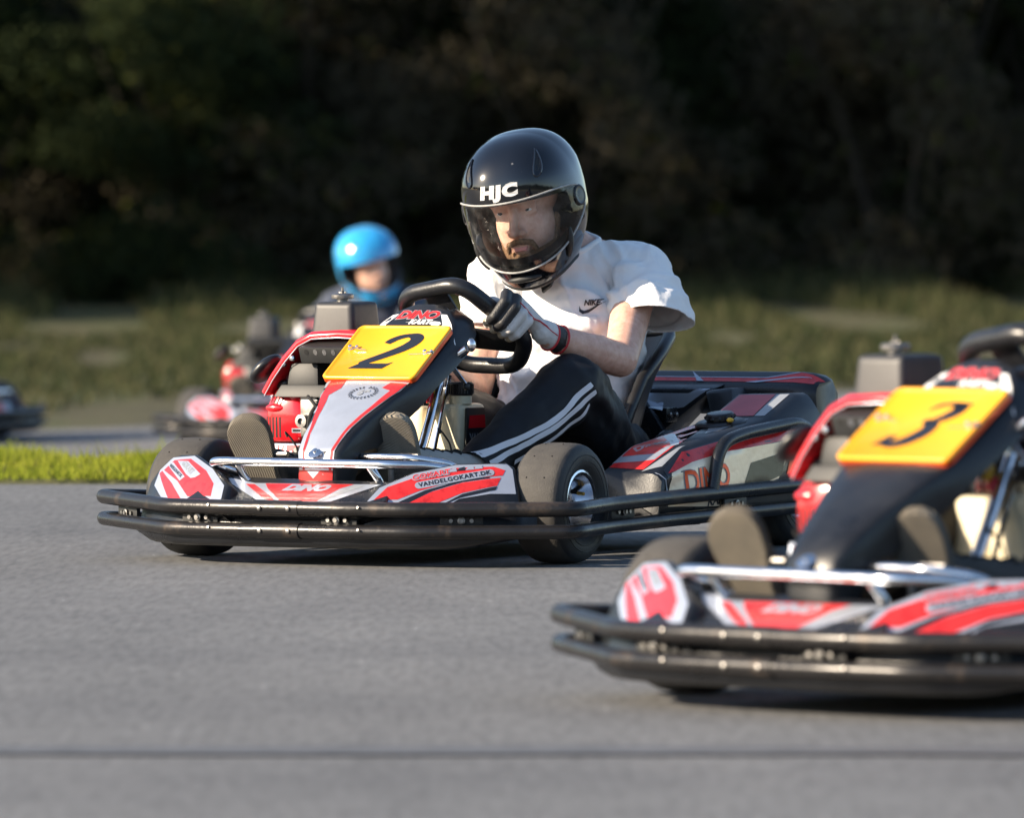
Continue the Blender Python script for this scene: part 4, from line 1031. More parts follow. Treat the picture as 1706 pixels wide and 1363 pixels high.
def make_person(name, label, cat_group, pose, root_loc, psi, mats, z=0.0, shell='helmet', lettering=True, detail=True):
    """seated kart driver; coordinates are the kart's own"""
    p = pose; vox = .0045 if detail else .009
    hm = head_matrix(p['head'], *p['rot']); T = lambda v: hm @ v; S = 1.13
    HP = lambda x, y, z: T(V(x * S, y * S - .012, z * S + .006))
    q = hm.to_quaternion().to_euler()
    def hell(bl, c, r, tag=0, extra=None):
        m = hm.to_3x3().to_4x4(); m.translation = HP(*c)
        if extra: m = m @ extra.to_matrix().to_4x4()
        m = m @ Matrix.Diagonal((r[0] * S, r[1] * S, r[2] * S, 1))
        bmesh.ops.create_icosphere(bl.bm, subdivisions=3, radius=1.0, matrix=m)
    # ---------- body: one skin
    b = Blob()
    hell(b, (0, .015, .035), (.076, .096, .085)); hell(b, (0, -.020, -.042), (.064, .070, .082)); hell(b, (0, -.050, -.100), (.034, .034, .026))
    b.cap(HP(-.036, -.02, -.085), HP(0, -.055, -.108), .026 * S, .024 * S); b.cap(HP(.036, -.02, -.085), HP(0, -.055, -.108), .026 * S, .024 * S)
    b.cap(HP(0, -.083, .008), HP(0, -.112, -.036), .0075 * S, .0105 * S); b.ell(HP(0, -.113, -.040), (.012, .012, .010))
    for s_ in (-1, 1):
        b.cap(HP(s_ * .012, -.098, -.043), HP(s_ * .014, -.092, -.045), .0085 * S, .008 * S)
        b.cap(HP(s_ * .014, -.086, .024), HP(s_ * .046, -.072, .022), .011 * S, .010 * S)
        hell(b, (s_ * .036, -.056, -.034), (.018, .013, .016))
        b.cap(HP(s_ * .016, -.0765, .0080), HP(s_ * .031, -.0788, .0100), .0055 * S, .0062 * S); b.cap(HP(s_ * .031, -.0788, .0100), HP(s_ * .046, -.070, .0065), .0062 * S, .005 * S)
        b.cap(HP(s_ * .018, -.0755, -.0065), HP(s_ * .031, -.0765, -.0080), .0050 * S, .0052 * S); b.cap(HP(s_ * .031, -.0765, -.0080), HP(s_ * .045, -.069, -.0050), .0052 * S, .0045 * S)
    b.cap(HP(-.016, -.086, -.073), HP(.016, -.086, -.073), .0065 * S, .0065 * S); b.cap(HP(-.012, -.086, -.083), HP(.012, -.086, -.083), .007 * S, .007 * S)
    nb = p['neck']; b.chain([HP(0, .02, -.06), HP(0, .035, -.12), nb], [.060, .058, .066])
    sl, sr = Vector(p['shL']), Vector(p['shR']); ch = Vector(p['chest']); pv = Vector(p['pelvis'])
    b.cap(nb, ch, .075, .115); b.cap(ch, pv, .115, .120); b.cap(nb, sl, .06, .052); b.cap(nb, sr, .06, .052)
    for side in 'LR':
        sh, el, wr = Vector(p['sh' + side]), Vector(p['el' + side]), Vector(p['wr' + side])
        m1 = sh.lerp(el, .45); m2 = el.lerp(wr, .35)
        b.chain([sh, m1, el], [.055, .050, .041]); b.chain([el, m2, wr], [.042, .044, .0285]); b.cap(wr, Vector(p['G' + side]).lerp(wr, .6), .015, .010)
        hip, kn, an = Vector(p['hip' + side]), Vector(p['kn' + side]), Vector(p['an' + side])
        b.chain([hip, kn, an], [.080, .058, .034])
    bm = b.mesh(name, vox, 4)
    body = bm_obj(bm, name, [mats.get('skin', 'skin')])
    tag(body, label, 'person', cat_group)
    # ---------- face details
    for s_ in (-1, 1):
        mb = MB(); c = HP(s_ * .0305, -.0685, .0030); mb.ball(c, .0118 * S, 0, 3)
        fd = (hm.to_3x3() @ V(-.12 - s_ * .02, -1, .05)).normalized()
        mb.lathe([(.0058 * S, .0103 * S), (.0056 * S, .0108 * S), (.003 * S, .0118 * S), (.0001, .012 * S)], c, fd, 1, 16)
        mb.build('eye', ['eyew', 'iris'], body)
        b = Blob(); b.cap(HP(s_ * .014, -.0985, .0275), HP(s_ * .034, -.0915, .032), .0055, .006); b.cap(HP(s_ * .034, -.0915, .032), HP(s_ * .052, -.074, .026), .006, .0035)
        bm_obj(b.mesh('eyebrow', .0018, 2), 'eyebrow', ['hair'], body)
    if detail:
        b = Blob(); b.cap(HP(-.003, -.1015, -.060), HP(-.026, -.088, -.068), .0072, .0068); b.cap(HP(.003, -.1015, -.060), HP(.026, -.088, -.068), .0072, .0068)
        b.cap(HP(-.026, -.088, -.068), HP(-.031, -.081, -.084), .0065, .006); b.cap(HP(.026, -.088, -.068), HP(.031, -.081, -.084), .0065, .006)
        bm_obj(b.mesh('moustache', .0018, 2, disp=lambda c, n: n * (noise.noise(c * 420) * .0016)), 'moustache', ['beard'], body)
        b = Blob(); hell(b, (0, -.052, -.1015), (.037, .036, .028))
        for s_ in (-1, 1): b.cap(HP(s_ * .030, -.055, -.100), HP(s_ * .050, -.018, -.085), .019, .018); b.cap(HP(s_ * .050, -.018, -.085), HP(s_ * .062, .0, -.04), .017, .012)
        bm_obj(b.mesh('beard', .0022, 2, disp=lambda c, n: n * (noise.noise(c * 380) * .0016)), 'beard', ['beard'], body)
        b = Blob(); b.cap(HP(-.015, -.0915, -.0765), HP(.015, -.0915, -.0765), .0026, .0026); b.cap(HP(-.011, -.0925, -.0815), HP(.011, -.0925, -.0815), .0040, .0040)
        bm_obj(b.mesh('lips', .0016, 2), 'lips', ['lips'], body)
    hl = make_helmet(body, hm, shell, lettering)
    if detail:
        mb = MB(); mb.tube([V(.042, .72, .690), V(.046, .700, .660), V(.038, .690, .634), V(.022, .688, .622), V(.016, .692, .634)], [.005, .0055, .0065, .0075, .005], 0, 8)
        mb.build('chin_strap', ['matte'], hl)
    # ---------- T-shirt
    b = Blob()
    b.cap(nb + V(0, .004, -.025), ch, .085, .145)
    ab = ch.lerp(pv, .55) + V(0, -.02, 0)
    b.cap(ch, ab, .145, .150); b.cap(ab, pv + V(0, -.01, .03), .148, .146)
    b.cap(ch + (sl - sr) * .16, pv + V(.06, -.02, .05), .122, .100); b.cap(ch - (sl - sr) * .16, pv + V(-.06, -.02, .05), .122, .100)
    b.cap(nb + V(0, .01, -.015), sl, .068, .064); b.cap(nb + V(0, .01, -.015), sr, .068, .066)
    b.cap(sl + V(-.04, .03, -.04), ch.lerp(pv, .35) + V(.06, .05, .02), .062, .060)
    sleeves = []
    for side in 'LR':
        sh, el = Vector(p['sh' + side]), Vector(p['el' + side]); d = (el - sh).normalized()
        hem = Vector(p['hem' + side]); hr = p['hr' + side]; q_ = Blob()
        q_.cap(nb.lerp(sh, .45) + V(0, .005, -.024), sh, .060, .068)
        q_.cap(sh, sh.lerp(hem, .5), .068, .5 * (.068 + hr)); q_.cap(sh.lerp(hem, .5), hem + (hem - sh).normalized() * .03, .5 * (.068 + hr), hr * 1.02)
        q_.cap(sh + V(0, .006, 0), sh.lerp(el, .46) + V(0, .006, 0), .061, .058)
        if side == 'L': q_.cap(sh + V(-.02, .03, -.02), hem + (hem - sh).normalized() * .02 + V(.015, .055, -.01), .070, .062)
        sleeves.append((q_, [(hem, p.get('hn' + side, d), .24)]))
    cuts = []
    cuts.append((nb + p['nkoff'], p['nkn'], .125))
    ax_up = (nb - pv).normalized()
    def dsp(co, n):
        a = folds(co, 6.5, .013, 1.0, 1.0, 1.5, 3) + folds(co, 15, .0065, 1, 1, 1.4, 9)
        q1 = Vector((co.x + co.z * .5, co.y, co.z * .45)) * 13; a += .0075 * max(0, 1 - abs(noise.noise(q1 + V(7, 0, 0))) * 5.5) ** 1.5
        q2 = Vector((co.x * .5, co.y * .6, co.z + co.x * .35)) * 15; a += .0065 * max(0, 1 - abs(noise.noise(q2)) * 6) ** 1.5
        lowz = max(0, min(1, (.48 - co.z) / .16))
        a += lowz * .014 * math.sin(co.z * 95 + 5 * noise.noise(co * 7)) * (.5 + noise.noise(co * 5 + V(2, 0, 0)))
        for side in 'LR':                                   # creases fanning from the armpit
            sh = Vector(p['sh' + side]); ar = sh + V(-.05 if side == 'L' else .05, -.05, -.10); w_ = math.exp(-((co - ar).length / .12) ** 2)
            ang = math.atan2(co.z - ar.z, (co.x - ar.x) + (co.y - ar.y)); a += w_ * .013 * math.sin(ang * 9 + 2)
        for side in 'LR':
            hd = (co - Vector(p['hem' + side])).dot(-Vector(p['hn' + side]).normalized()); a *= min(1, max(.12, abs(hd) / .05)) if (co - Vector(p['hem' + side])).length < .13 else 1
        return n * a
    bm = b.mesh('t_shirt', .0062 if detail else .010, 7, cuts, dsp, post=1)
    for q_, ct in sleeves:
        b2 = q_.mesh('sleeve', .0062 if detail else .010, 5, ct, dsp, post=1)
        tmp = bpy.data.meshes.new('x'); b2.to_mesh(tmp); b2.free(); bm.from_mesh(tmp); bpy.data.meshes.remove(tmp)
    shirt = bm_obj(bm, 't_shirt', [mats['shirt'], 'digit'], body, solid=.003)
    # collar
    bmc = bmesh.new(); bmc.from_mesh(shirt.data); bmc.normal_update()
    cn = nb + p['nkoff']
    bnd = [v.co.copy() for v in bmc.verts if v.is_boundary and (v.co - cn).length < .14]
    if len(bnd) > 8:
        nn = Vector(p['nkn']).normalized(); U_ = nn.orthogonal().normalized(); W_ = nn.cross(U_); c0 = sum(bnd, Vector()) / len(bnd)
        bnd.sort(key=lambda c: math.atan2((c - c0).dot(W_), (c - c0).dot(U_))); rg = []
        for i in range(40):
            t0 = -math.pi + 2 * math.pi * i / 40
            near = [c for c in bnd if abs((math.atan2((c - c0).dot(W_), (c - c0).dot(U_)) - t0 + math.pi) % (2 * math.pi) - math.pi) < .16]
            if near: rg.append(sum(near, Vector()) / len(near))
        mb = MB(); mb.tube(rg, .0075, 0, 10, closed=True); mb.build('collar', [mats['shirt']], shirt)
    if mats.get('logo'):
        bv = BVHTree.FromBMesh(bmc); mb = MB(); o_, u_, w_, t1, t2 = mats['logo']
        fr = frame(o_, u_, w_)
        put_text(mb, bv, fr, 'NIKE', .0185, (0, .009), 0, off=.0035, cell=.008, shear=.35, bold=.0008, cx=.9)
        sw = [(a_ * .72, b_ * .72) for a_, b_ in [(-.040, .004), (-.036, -.008), (-.026, -.013), (-.010, -.009), (.044, .017), (-.012, -.020), (-.030, -.024), (-.042, -.014)]]
        mb.decal(bv, fr, sw, 0, .0022, .01)
        mb.build('chest_logo', ['digit'], shirt, smooth=False)
    bmc.free()
    # ---------- trousers
    b = Blob()
    b.cap(Vector(p['hipL']), Vector(p['hipR']), .128, .128); b.cap(pv + V(0, .02, .0), pv + V(0, 0, .05), .13, .12)
    cuts = []
    for side in 'LR':
        hip, kn, an = Vector(p['hip' + side]), Vector(p['kn' + side]), Vector(p['an' + side])
        b.chain([hip, hip.lerp(kn, .5), kn], [.112, .096, .077]); b.chain([kn, kn.lerp(an, .4), an + (an - kn).normalized() * .02], [.077, .070, .052])
        cuts.append((an, (an - kn), .12))
    def dt(co, n):
        a = folds(co, 7, .008, 1, 1, 1, 13) + folds(co, 19, .0035, 1, 1, 1, 2)
        for side in 'LR':
            kn, hip = Vector(p['kn' + side]), Vector(p['hip' + side])
            bk = kn + V(.03, .05, -.06); w_ = math.exp(-((co - bk).length / .09) ** 2); a += w_ * .007 * math.sin((co - bk).z * 80 + (co - bk).y * 40)
        return n * a
    bm = b.mesh('trousers', .0062 if detail else .010, 6, cuts, dt, post=1)
    bvt = BVHTree.FromBMesh(bm)
    if mats.get('stripes'):
        mbt = MB(); fr = mats['stripes'][0]
        for line, wd in mats['stripes'][1:]:
            for quad in stroke_poly(line, wd):
                mbt.decal(bvt, fr, quad, 0, .0026, .012)
    tr_ = bm_obj(bm, 'trousers', [mats['trousers']], body, solid=.002)
    if mats.get('stripes'):
        bmesh.ops.remove_doubles(mbt.bm, verts=mbt.bm.verts, dist=.0006)
        mbt.build('stripe', ['stripe'], tr_)
    # ---------- shoes
    for side in 'LR':
        toe, heel, an = Vector(p['toe' + side]), Vector(p['heel' + side]), Vector(p['an' + side])
        up = (toe - heel).normalized(); nrm = Vector(p['soleN']).normalized(); nrm = (nrm - up * nrm.dot(up)).normalized(); sd = up.cross(nrm)
        L = (toe - heel).length; mb = MB()
        def prof(t, k=1.0):      # half width along the sole
            pts = [(0, .032), (.08, .034), (.2, .036), (.42, .034), (.62, .045), (.78, .051), (.88, .049), (1, .045)]
            for q_ in range(len(pts) - 1):
                (a, wa), (c, wc) = pts[q_], pts[q_ + 1]
                if t <= c:
                    p0 = pts[max(0, q_ - 1)][1]; p3 = pts[min(len(pts) - 1, q_ + 2)][1]; u = (t - a) / (c - a)
                    return max(.001, .5 * (2 * wa + (wc - p0) * u + (2 * p0 - 5 * wa + 4 * wc - p3) * u * u + (3 * wa - p0 - 3 * wc + p3) * u ** 3)) * min(1, math.sqrt(max(0, 1 - ((t - .86) / .14) ** 2)) if t > .86 else 1, math.sqrt(max(0, 1 - ((t - .07) / .07) ** 2)) + .02 if t < .07 else 1)
            return .001
        n = 60; out = []
        for i in range(n + 1): out.append((i / n, prof(i / n)))
        ol = [heel + up * L * t + sd * w_ for t, w_ in out] + [heel + up * L * t - sd * w_ for t, w_ in reversed(out)]
        cc = (toe + heel) / 2
        def lay(h, k): return [cc + (q_ - cc) * k + nrm * h for q_ in ol]
        mb.rings([lay(.010, .86), lay(.0105, .93), lay(.0095, .975), lay(.004, 1.0), lay(-.014, 1.02), lay(-.016, .99)], 0)
        bmesh.ops.recalc_face_normals(mb.bm, faces=mb.bm.faces)
        c0 = heel + up * L * .5; 
        sole = mb
        b = Blob(); bk = -nrm
        b.cap(toe - up * .045 + bk * .030, heel + up * L * .45 + bk * .042, .034, .040)
        b.cap(toe - up * .050 + bk * .026 + sd * .012, toe - up * .07 + bk * .026 - sd * .012, .030, .032)
        b.cap(heel + up * L * .45 + bk * .042, heel + up * .03 + bk * .045, .040, .034)
        b.cap(heel + up * .035 + bk * .045, an + (an - Vector(p['kn' + side])).normalized() * .012, .036, .042)
        b.cap(heel + up * L * .5 + bk * .05, an, .034, .040)
        up_ = bm_obj(b.mesh('shoe', .005, 4), 'shoe', [mats['shoe' + side]], body)
        so_ = sole.build('sole', [mats['sole' + side]], up_, sharp=50)
        bms = bmesh.new(); bms.from_mesh(up_.data); bvs = BVHTree.FromBMesh(bms); mb = MB()
        A_ = toe - up * .085 + bk * .09; B2 = an + (toe - an) * .30 + bk * .03; lat = sd
        fd = ((toe - an).cross(sd)); fd = fd if fd.dot(bk + up) > 0 else -fd; fd.normalize()
        def sn(q_, o_=.0025):
            h = bvs.ray_cast(q_ + fd * .10, -fd, .25); return (h[0] if h[0] is not None else q_) + fd * o_
        for k in range(6):
            c = A_.lerp(B2, k / 5)
            mb.tube([sn(c + sd * t_, .002) for t_ in (-.024, -.012, 0, .012, .024)], .0030, 0, 6)
        e_ = sn(B2)
        mb.tube([e_, e_ + fd * .012 + up * .012, e_ + fd * .020 + up * .035 - sd * .010, e_ + fd * .014 + up * .055 - sd * .016, e_ + fd * .006 + up * .045 - sd * .012], .0026, 0, 6, fil=.008)
        mb.tube([e_, e_ + fd * .010 - up * .006 + sd * .012, e_ + fd * .004 - up * .02 + sd * .026], .0026, 0, 6, fil=.008)
        bms.free()
        mb.build('lace', ['lace'], up_)
    # ---------- gloves
    for side in 'LR':
        G = Vector(p['G' + side]); Td = Vector(p['T' + side]).normalized(); wr, el = Vector(p['wr' + side]), Vector(p['el' + side])
        e1 = (wr - G); e1 = (e1 - Td * e1.dot(Td)).normalized(); e2 = Td.cross(e1)
        if e2.dot(Vector(p['over'])) < 0: e2 = -e2
        b = Blob(); kn = hand(b, G, Td, e1, e2)
        b.cap(kn[0], kn[3], .0135, .0125, 1)
        wv = (wr - (kn[1] + kn[2]) / 2)
        for i, k in enumerate(kn): b.cap(k, wr - wv.normalized() * .006 + Td * (-.017 + .0105 * i), .0140, .0225, 1)
        b.cap(wr - wv.normalized() * .012, wr + (el - wr).normalized() * .034, .0310, .0345, 2)
        ti = -1     # thumb on the index side, closing under the bar
        tb = wr - wv.normalized() * .028 + Td * -.022 - e2 * .008
        b.chain([tb, G + Td * -.046 + e1 * .028 - e2 * .022, G + Td * -.036 - e1 * .004 - e2 * .033, G + Td * -.026 - e1 * .026 - e2 * .026], [.016, .0135, .012, .0105], 15)
        tags = b.tags
        bm = b.mesh('glove', .0026 if detail else .005, 3)
        for f in bm.faces:
            c = f.calc_center_median(); best, bt = 1e9, 0
            for a_, b_, ra, rb, tg in tags:
                ab_ = b_ - a_; l2 = ab_.length_squared; t = max(0, min(1, (c - a_).dot(ab_) / l2)) if l2 else 0
                d = (c - a_.lerp(b_, t)).length - (ra + (rb - ra) * t)
                if d < best: best, bt, bp = d, tg, t
            mi = 0
            rel = c - G; ang = math.degrees(math.atan2(rel.dot(e2), rel.dot(e1)))
            if 10 <= bt <= 13:
                mi = 1 if (bt in (10, 11) and -40 < ang < 200 and (rel.dot(e2) > .012)) else 0
                if abs(ang) > 165: mi = 2
            if bt == 1:
                kk = (kn[0] + kn[1]) / 2
                if (c - kk).length < .026: mi = 1
            if bt == 2: mi = 0
            if (c - wr).dot((el - wr).normalized()) > .016: mi = 1
            f.material_index = mi
        gv = bm_obj(bm, 'glove', ['glove', 'gloveblk', 'glovetan'], body)
        ax = (el - wr).normalized(); N = ax.orthogonal().normalized(); B = ax.cross(N); mb = MB()
        for dd, rr in ((.045, .0345), (.014, .0335)):
            c = wr + ax * dd; mb.tube([c + (N * math.cos(t * math.pi / 12) + B * math.sin(t * math.pi / 12)) * rr for t in range(24)], .0026, 0, 6, closed=True)
        bmg = bmesh.new(); bmg.from_mesh(gv.data); bvg = BVHTree.FromBMesh(bmg)
        for o0, o1 in ((-.030, -.026), (.020, .018)):
            a_ = kn[1].lerp(wr, .35) + Td * o0; b_ = wr + ax * .01 + Td * o1 * .8; line = []
            for j_ in range(9):
                h = bvg.find_nearest(a_.lerp(b_, j_ / 8) + e2 * .05)
                if h[0] is not None: line.append(h[0])
            if len(line) > 4: mb.tube(line, .0014, 0, 6)
        bmg.free()
        mb.build('piping', ['piping'], gv)
    place(body, *root_loc, psi, z)
    return body

POSE = dict(head=V(-.027, .690, .830), rot=(R(14), R(14), R(-9)), neck=V(.0, .835, .705), chest=V(.005, .845, .53), pelvis=V(0, .83, .21),
    shL=(.152, .915, .662), shR=(-.172, .790, .645), elL=(.262, .655, .455), elR=(-.215, .745, .375), wrL=(.200, .42, .520), wrR=(-.19, .47, .46),
    GL=(.142, .335, .557), GR=(-.146, .378, .512), TL=(.495, .608, -.608), TR=(.1, .7, -.7), over=V(-.1, -.9, .3),
    hemL=(.245, .825, .555), hemR=(-.195, .775, .535), hrL=.082, hrR=.070, hnL=V(.12, -.30, -.9), hnR=V(0, -.1, -1), nkoff=V(0, -.012, .020), nkn=V(.0, -.45, 1),
    hipL=(.115, .80, .20), hipR=(-.115, .80, .20), knL=(.25, .455, .400), knR=(-.19, .42, .37), anL=(.185, .135, .205), anR=(-.205, .05, .19),
    toeL=(.110, -.130, .345), heelL=(.150, -.035, .095), toeR=(-.262, -.185, .340), heelR=(-.225, -.085, .090), soleN=V(.40, -1, -.30))
#==SETUP
# ------------------------------------------------------------------ ground
def ground_mat(name, cols, scale, rough=.95, bump=.3, bscale=60, streak=None, fine=1.0, road=False):
    m = bpy.data.materials.new(name); m.use_nodes = True; t = m.node_tree; b = t.nodes['Principled BSDF']
    b.inputs['Roughness'].default_value = rough; b.inputs['Specular IOR Level'].default_value = .3
    g = t.nodes.new('ShaderNodeNewGeometry'); mp = t.nodes.new('ShaderNodeMapping'); t.links.new(g.outputs['Position'], mp.inputs[0])
    if streak: mp.inputs['Scale'].default_value = streak
    def ramp(n, stops):
        c = t.nodes.new('ShaderNodeValToRGB'); e = c.color_ramp.elements
        while len(e) < len(stops): e.new(.5)
        for k, (p, col) in enumerate(stops): e[k].position = p; e[k].color = (*col, 1)
        t.links.new(n.outputs['Fac'], c.inputs[0]); return c
    n1 = t.nodes.new('ShaderNodeTexNoise'); n1.inputs['Scale'].default_value = scale; n1.inputs['Detail'].default_value = 8; n1.inputs['Roughness'].default_value = .7
    t.links.new(mp.outputs[0], n1.inputs['Vector'])
    c1 = ramp(n1, cols)
    n2 = t.nodes.new('ShaderNodeTexNoise'); n2.inputs['Scale'].default_value = scale * 60; n2.inputs['Detail'].default_value = 3
    mp2 = t.nodes.new('ShaderNodeMapping'); mp2.inputs['Scale'].default_value = (1, fine, 1); t.links.new(g.outputs['Position'], mp2.inputs[0]); t.links.new(mp2.outputs[0], n2.inputs['Vector'])
    c2 = ramp(n2, [(.30, (.55, .55, .55)), (.5, (1, 1, 1)), (.70, (1.4, 1.4, 1.36)), (.78, (2.6, 2.5, 2.4))])
    mx = t.nodes.new('ShaderNodeMix'); mx.data_type = 'RGBA'; mx.blend_type = 'MULTIPLY'; mx.inputs[0].default_value = 1
    t.links.new(c1.outputs[0], mx.inputs[6]); t.links.new(c2.outputs[0], mx.inputs[7]); t.links.new(mx.outputs[2], b.inputs['Base Color'])
    if road:      # soft grain, and faint rubbered-in bands along the driving line
        e_ = c2.color_ramp.elements
        for q_, v_ in zip(e_, (.80, 1, 1.15, 1.7)): q_.color = (v_, v_, v_ * .98, 1)
        mr_ = t.nodes.new('ShaderNodeMapping'); mr_.inputs['Rotation'].default_value = (0, 0, R(-24)); mr_.inputs['Scale'].default_value = (.10, .55, 1)
        t.links.new(g.outputs['Position'], mr_.inputs[0]); n5 = t.nodes.new('ShaderNodeTexNoise'); n5.inputs['Scale'].default_value = 1.6; n5.inputs['Detail'].default_value = 6
        t.links.new(mr_.outputs[0], n5.inputs['Vector']); c5 = ramp(n5, [(.36, (.88, .88, .89)), (.54, (1, 1, 1))])
        m5 = t.nodes.new('ShaderNodeMix'); m5.data_type = 'RGBA'; m5.blend_type = 'MULTIPLY'; m5.inputs[0].default_value = 1
        t.links.new(mx.outputs[2], m5.inputs[6]); t.links.new(c5.outputs[0], m5.inputs[7]); t.links.new(m5.outputs[2], b.inputs['Base Color'])
    n3 = t.nodes.new('ShaderNodeTexNoise'); n3.inputs['Scale'].default_value = bscale; n3.inputs['Detail'].default_value = 5
    t.links.new(g.outputs['Position'], n3.inputs['Vector'])
    bp = t.nodes.new('ShaderNodeBump'); bp.inputs['Strength'].default_value = bump; bp.inputs['Distance'].default_value = .01
    t.links.new(n3.outputs['Fac'], bp.inputs['Height']); t.links.new(bp.outputs[0], b.inputs['Normal'])
    return m
M['asphalt'] = ground_mat('asphalt', [(.28, (.102, .105, .111)), (.44, (.140, .143, .150)), (.56, (.156, .159, .166)), (.74, (.205, .205, .208))], .9, .82, .18, 230, (1, .22, 1), .10, True)
M['field'] = ground_mat('rough_grass_ground', [(.34, (.040, .040, .020)), (.46, (.072, .066, .034)), (.56, (.060, .070, .026)), (.68, (.074, .068, .040))], .8, 1, .5, 20, (1, .16, 1))
M['soil'] = ground_mat('verge_soil', [(.3, (.08, .09, .03)), (.7, (.16, .15, .07))], 5, 1, .5, 60)
M['wire_shade'] = mat('wire_shadow_tone', (.106, .108, .114), .65, var=.3, vscale=12)  # darker asphalt tone: the shadow of a wire, put in as colour

def sstep(a, b, x):
    t = max(0, min(1, (x - a) / (b - a))); return t * t * (3 - 2 * t)
def gz(x, y):
    z = -.44 * sstep(27.8, 35.5, y)
    z += .09 * sstep(56, 76, y) + 4.0 * sstep(84, 220, y)
    return z
def sheet(name, xs, ys, m, f=lambda x, y: 0.0, keep=None, kind='structure'):
    bm = bmesh.new(); g = [[bm.verts.new((x, y, gz(x, y) + f(x, y))) for x in xs] for y in ys]
    for i in range(len(ys) - 1):
        for j in range(len(xs) - 1): bm.faces.new([g[i][j], g[i][j + 1], g[i + 1][j + 1], g[i + 1][j]])
    o = bm_obj(bm, name, [m]); tag(o, kind=kind); return o
ysn = [1, 5, 10, 15, 20, 24, 26] + [27 + .5 * i for i in range(60)] + [58, 60, 64, 68, 72, 76, 80, 90, 110, 150, 220, 400]
sheet('ground', [-300, -80, -40, -20, -10, -5, 0, 5, 10, 20, 40, 80, 300], ysn, 'field', lambda x, y: -.012)
# wooded rise round the open side of the track
bm = bmesh.new(); cols = []
for i in range(91):
    a = R(-205 + i * 230 / 90); row = []
    for q_, hh in ((34, -.3), (40, 1.5), (46, 4.2), (54, 6.5), (66, 8.0), (90, 8.5), (130, 2)):
        x, y = q_ * 1.5 * math.cos(a), q_ * math.sin(a)
        row.append(bm.verts.new((x, y, hh * (1 + .35 * noise.noise(V(a * 5, q_ * .03, 1)) + .16 * noise.noise(V(a * 21, q_ * .1, 5))) if hh > 0 else hh)))
    cols.append(row)
for a, b in zip(cols, cols[1:]):
    for k in range(6): bm.faces.new([a[k], a[k + 1], b[k + 1], b[k]])
bmesh.ops.recalc_face_normals(bm, faces=bm.faces)
M['rise'] = ground_mat('dark_wooded_slope', [(.35, (.010, .016, .007)), (.65, (.035, .042, .018))], .25, 1, 1, 3)
tag(bm_obj(bm, 'hills', ['rise']), kind='structure')
def zfar(x): return 47.4 + 3.9 * math.tanh((x + .5) / 2.2)
bm = bmesh.new(); xs = [-60, -40, -20, -10, -6, -4, -3, -2, -1, 0, 1, 2, 3, 4, 6, 10, 20, 40, 60]; prev = None
yk = [0, .1, .25, .4, .5] + [.55 + .0113 * i for i in range(41)]
cols = []
for x in xs:
    zf = zfar(x); cols.append([bm.verts.new((x, y, gz(x, y))) for y in [1 + (zf - 1) * min(1, k) for k in yk]])
for a, b in zip(cols, cols[1:]):
    for i in range(len(yk) - 1): bm.faces.new([a[i], b[i], b[i + 1], a[i + 1]])
tag(bm_obj(bm, 'road', ['asphalt']), kind='structure')
# dark painted band standing in for a wire's shadow across the asphalt
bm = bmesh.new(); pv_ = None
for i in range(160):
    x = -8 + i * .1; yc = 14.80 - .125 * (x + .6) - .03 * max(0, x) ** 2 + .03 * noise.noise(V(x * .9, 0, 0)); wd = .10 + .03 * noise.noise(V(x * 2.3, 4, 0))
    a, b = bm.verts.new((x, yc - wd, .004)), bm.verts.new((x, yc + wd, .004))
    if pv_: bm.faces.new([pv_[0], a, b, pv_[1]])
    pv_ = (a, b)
tag(bm_obj(bm, 'painted_wire_shadow', ['wire_shade']), kind='structure')

# ------------------------------------------------------------------ leaves and blades
def leaf_mat(name, c1, c2, trans=.35):
    m = bpy.data.materials.new(name); m.use_nodes = True; t = m.node_tree; t.nodes.clear()
    o = t.nodes.new('ShaderNodeOutputMaterial'); d = t.nodes.new('ShaderNodeBsdfDiffuse'); tr = t.nodes.new('ShaderNodeBsdfTranslucent')
    mx = t.nodes.new('ShaderNodeMixShader'); mx.inputs[0].default_value = trans
    g = t.nodes.new('ShaderNodeNewGeometry'); n = t.nodes.new('ShaderNodeTexNoise'); n.inputs['Scale'].default_value = 2.2; n.inputs['Detail'].default_value = 6
    n.inputs['Roughness'].default_value = .75
    t.links.new(g.outputs['Position'], n.inputs[0]); r_ = t.nodes.new('ShaderNodeValToRGB'); e = r_.color_ramp.elements
    e[0].position = .35; e[0].color = (*c1, 1); e[1].position = .68; e[1].color = (*c2, 1)
    t.links.new(n.outputs[0], r_.inputs[0])
    for q in (d, tr): t.links.new(r_.outputs[0], q.inputs[0])
    t.links.new(d.outputs[0], mx.inputs[1]); t.links.new(tr.outputs[0], mx.inputs[2]); t.links.new(mx.outputs[0], o.inputs[0]); return m
M['leaf'] = leaf_mat('dark_foliage', (.024, .035, .017), (.060, .078, .036), .45)
M['leafb'] = leaf_mat('brownish_foliage', (.068, .061, .042), (.130, .113, .080), .45)
M['leafy'] = leaf_mat('yellowing_foliage', (.05, .075, .02), (.13, .12, .03))
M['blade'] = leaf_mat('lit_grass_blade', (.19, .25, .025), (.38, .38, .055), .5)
M['weed'] = leaf_mat('dry_weed', (.05, .06, .024), (.12, .108, .062), .3)
M['bark'] = mat('bark', (.045, .036, .028), .95, var=.35, vscale=6, bump=.6, bscale=20, stretch=(1, 1, .25))

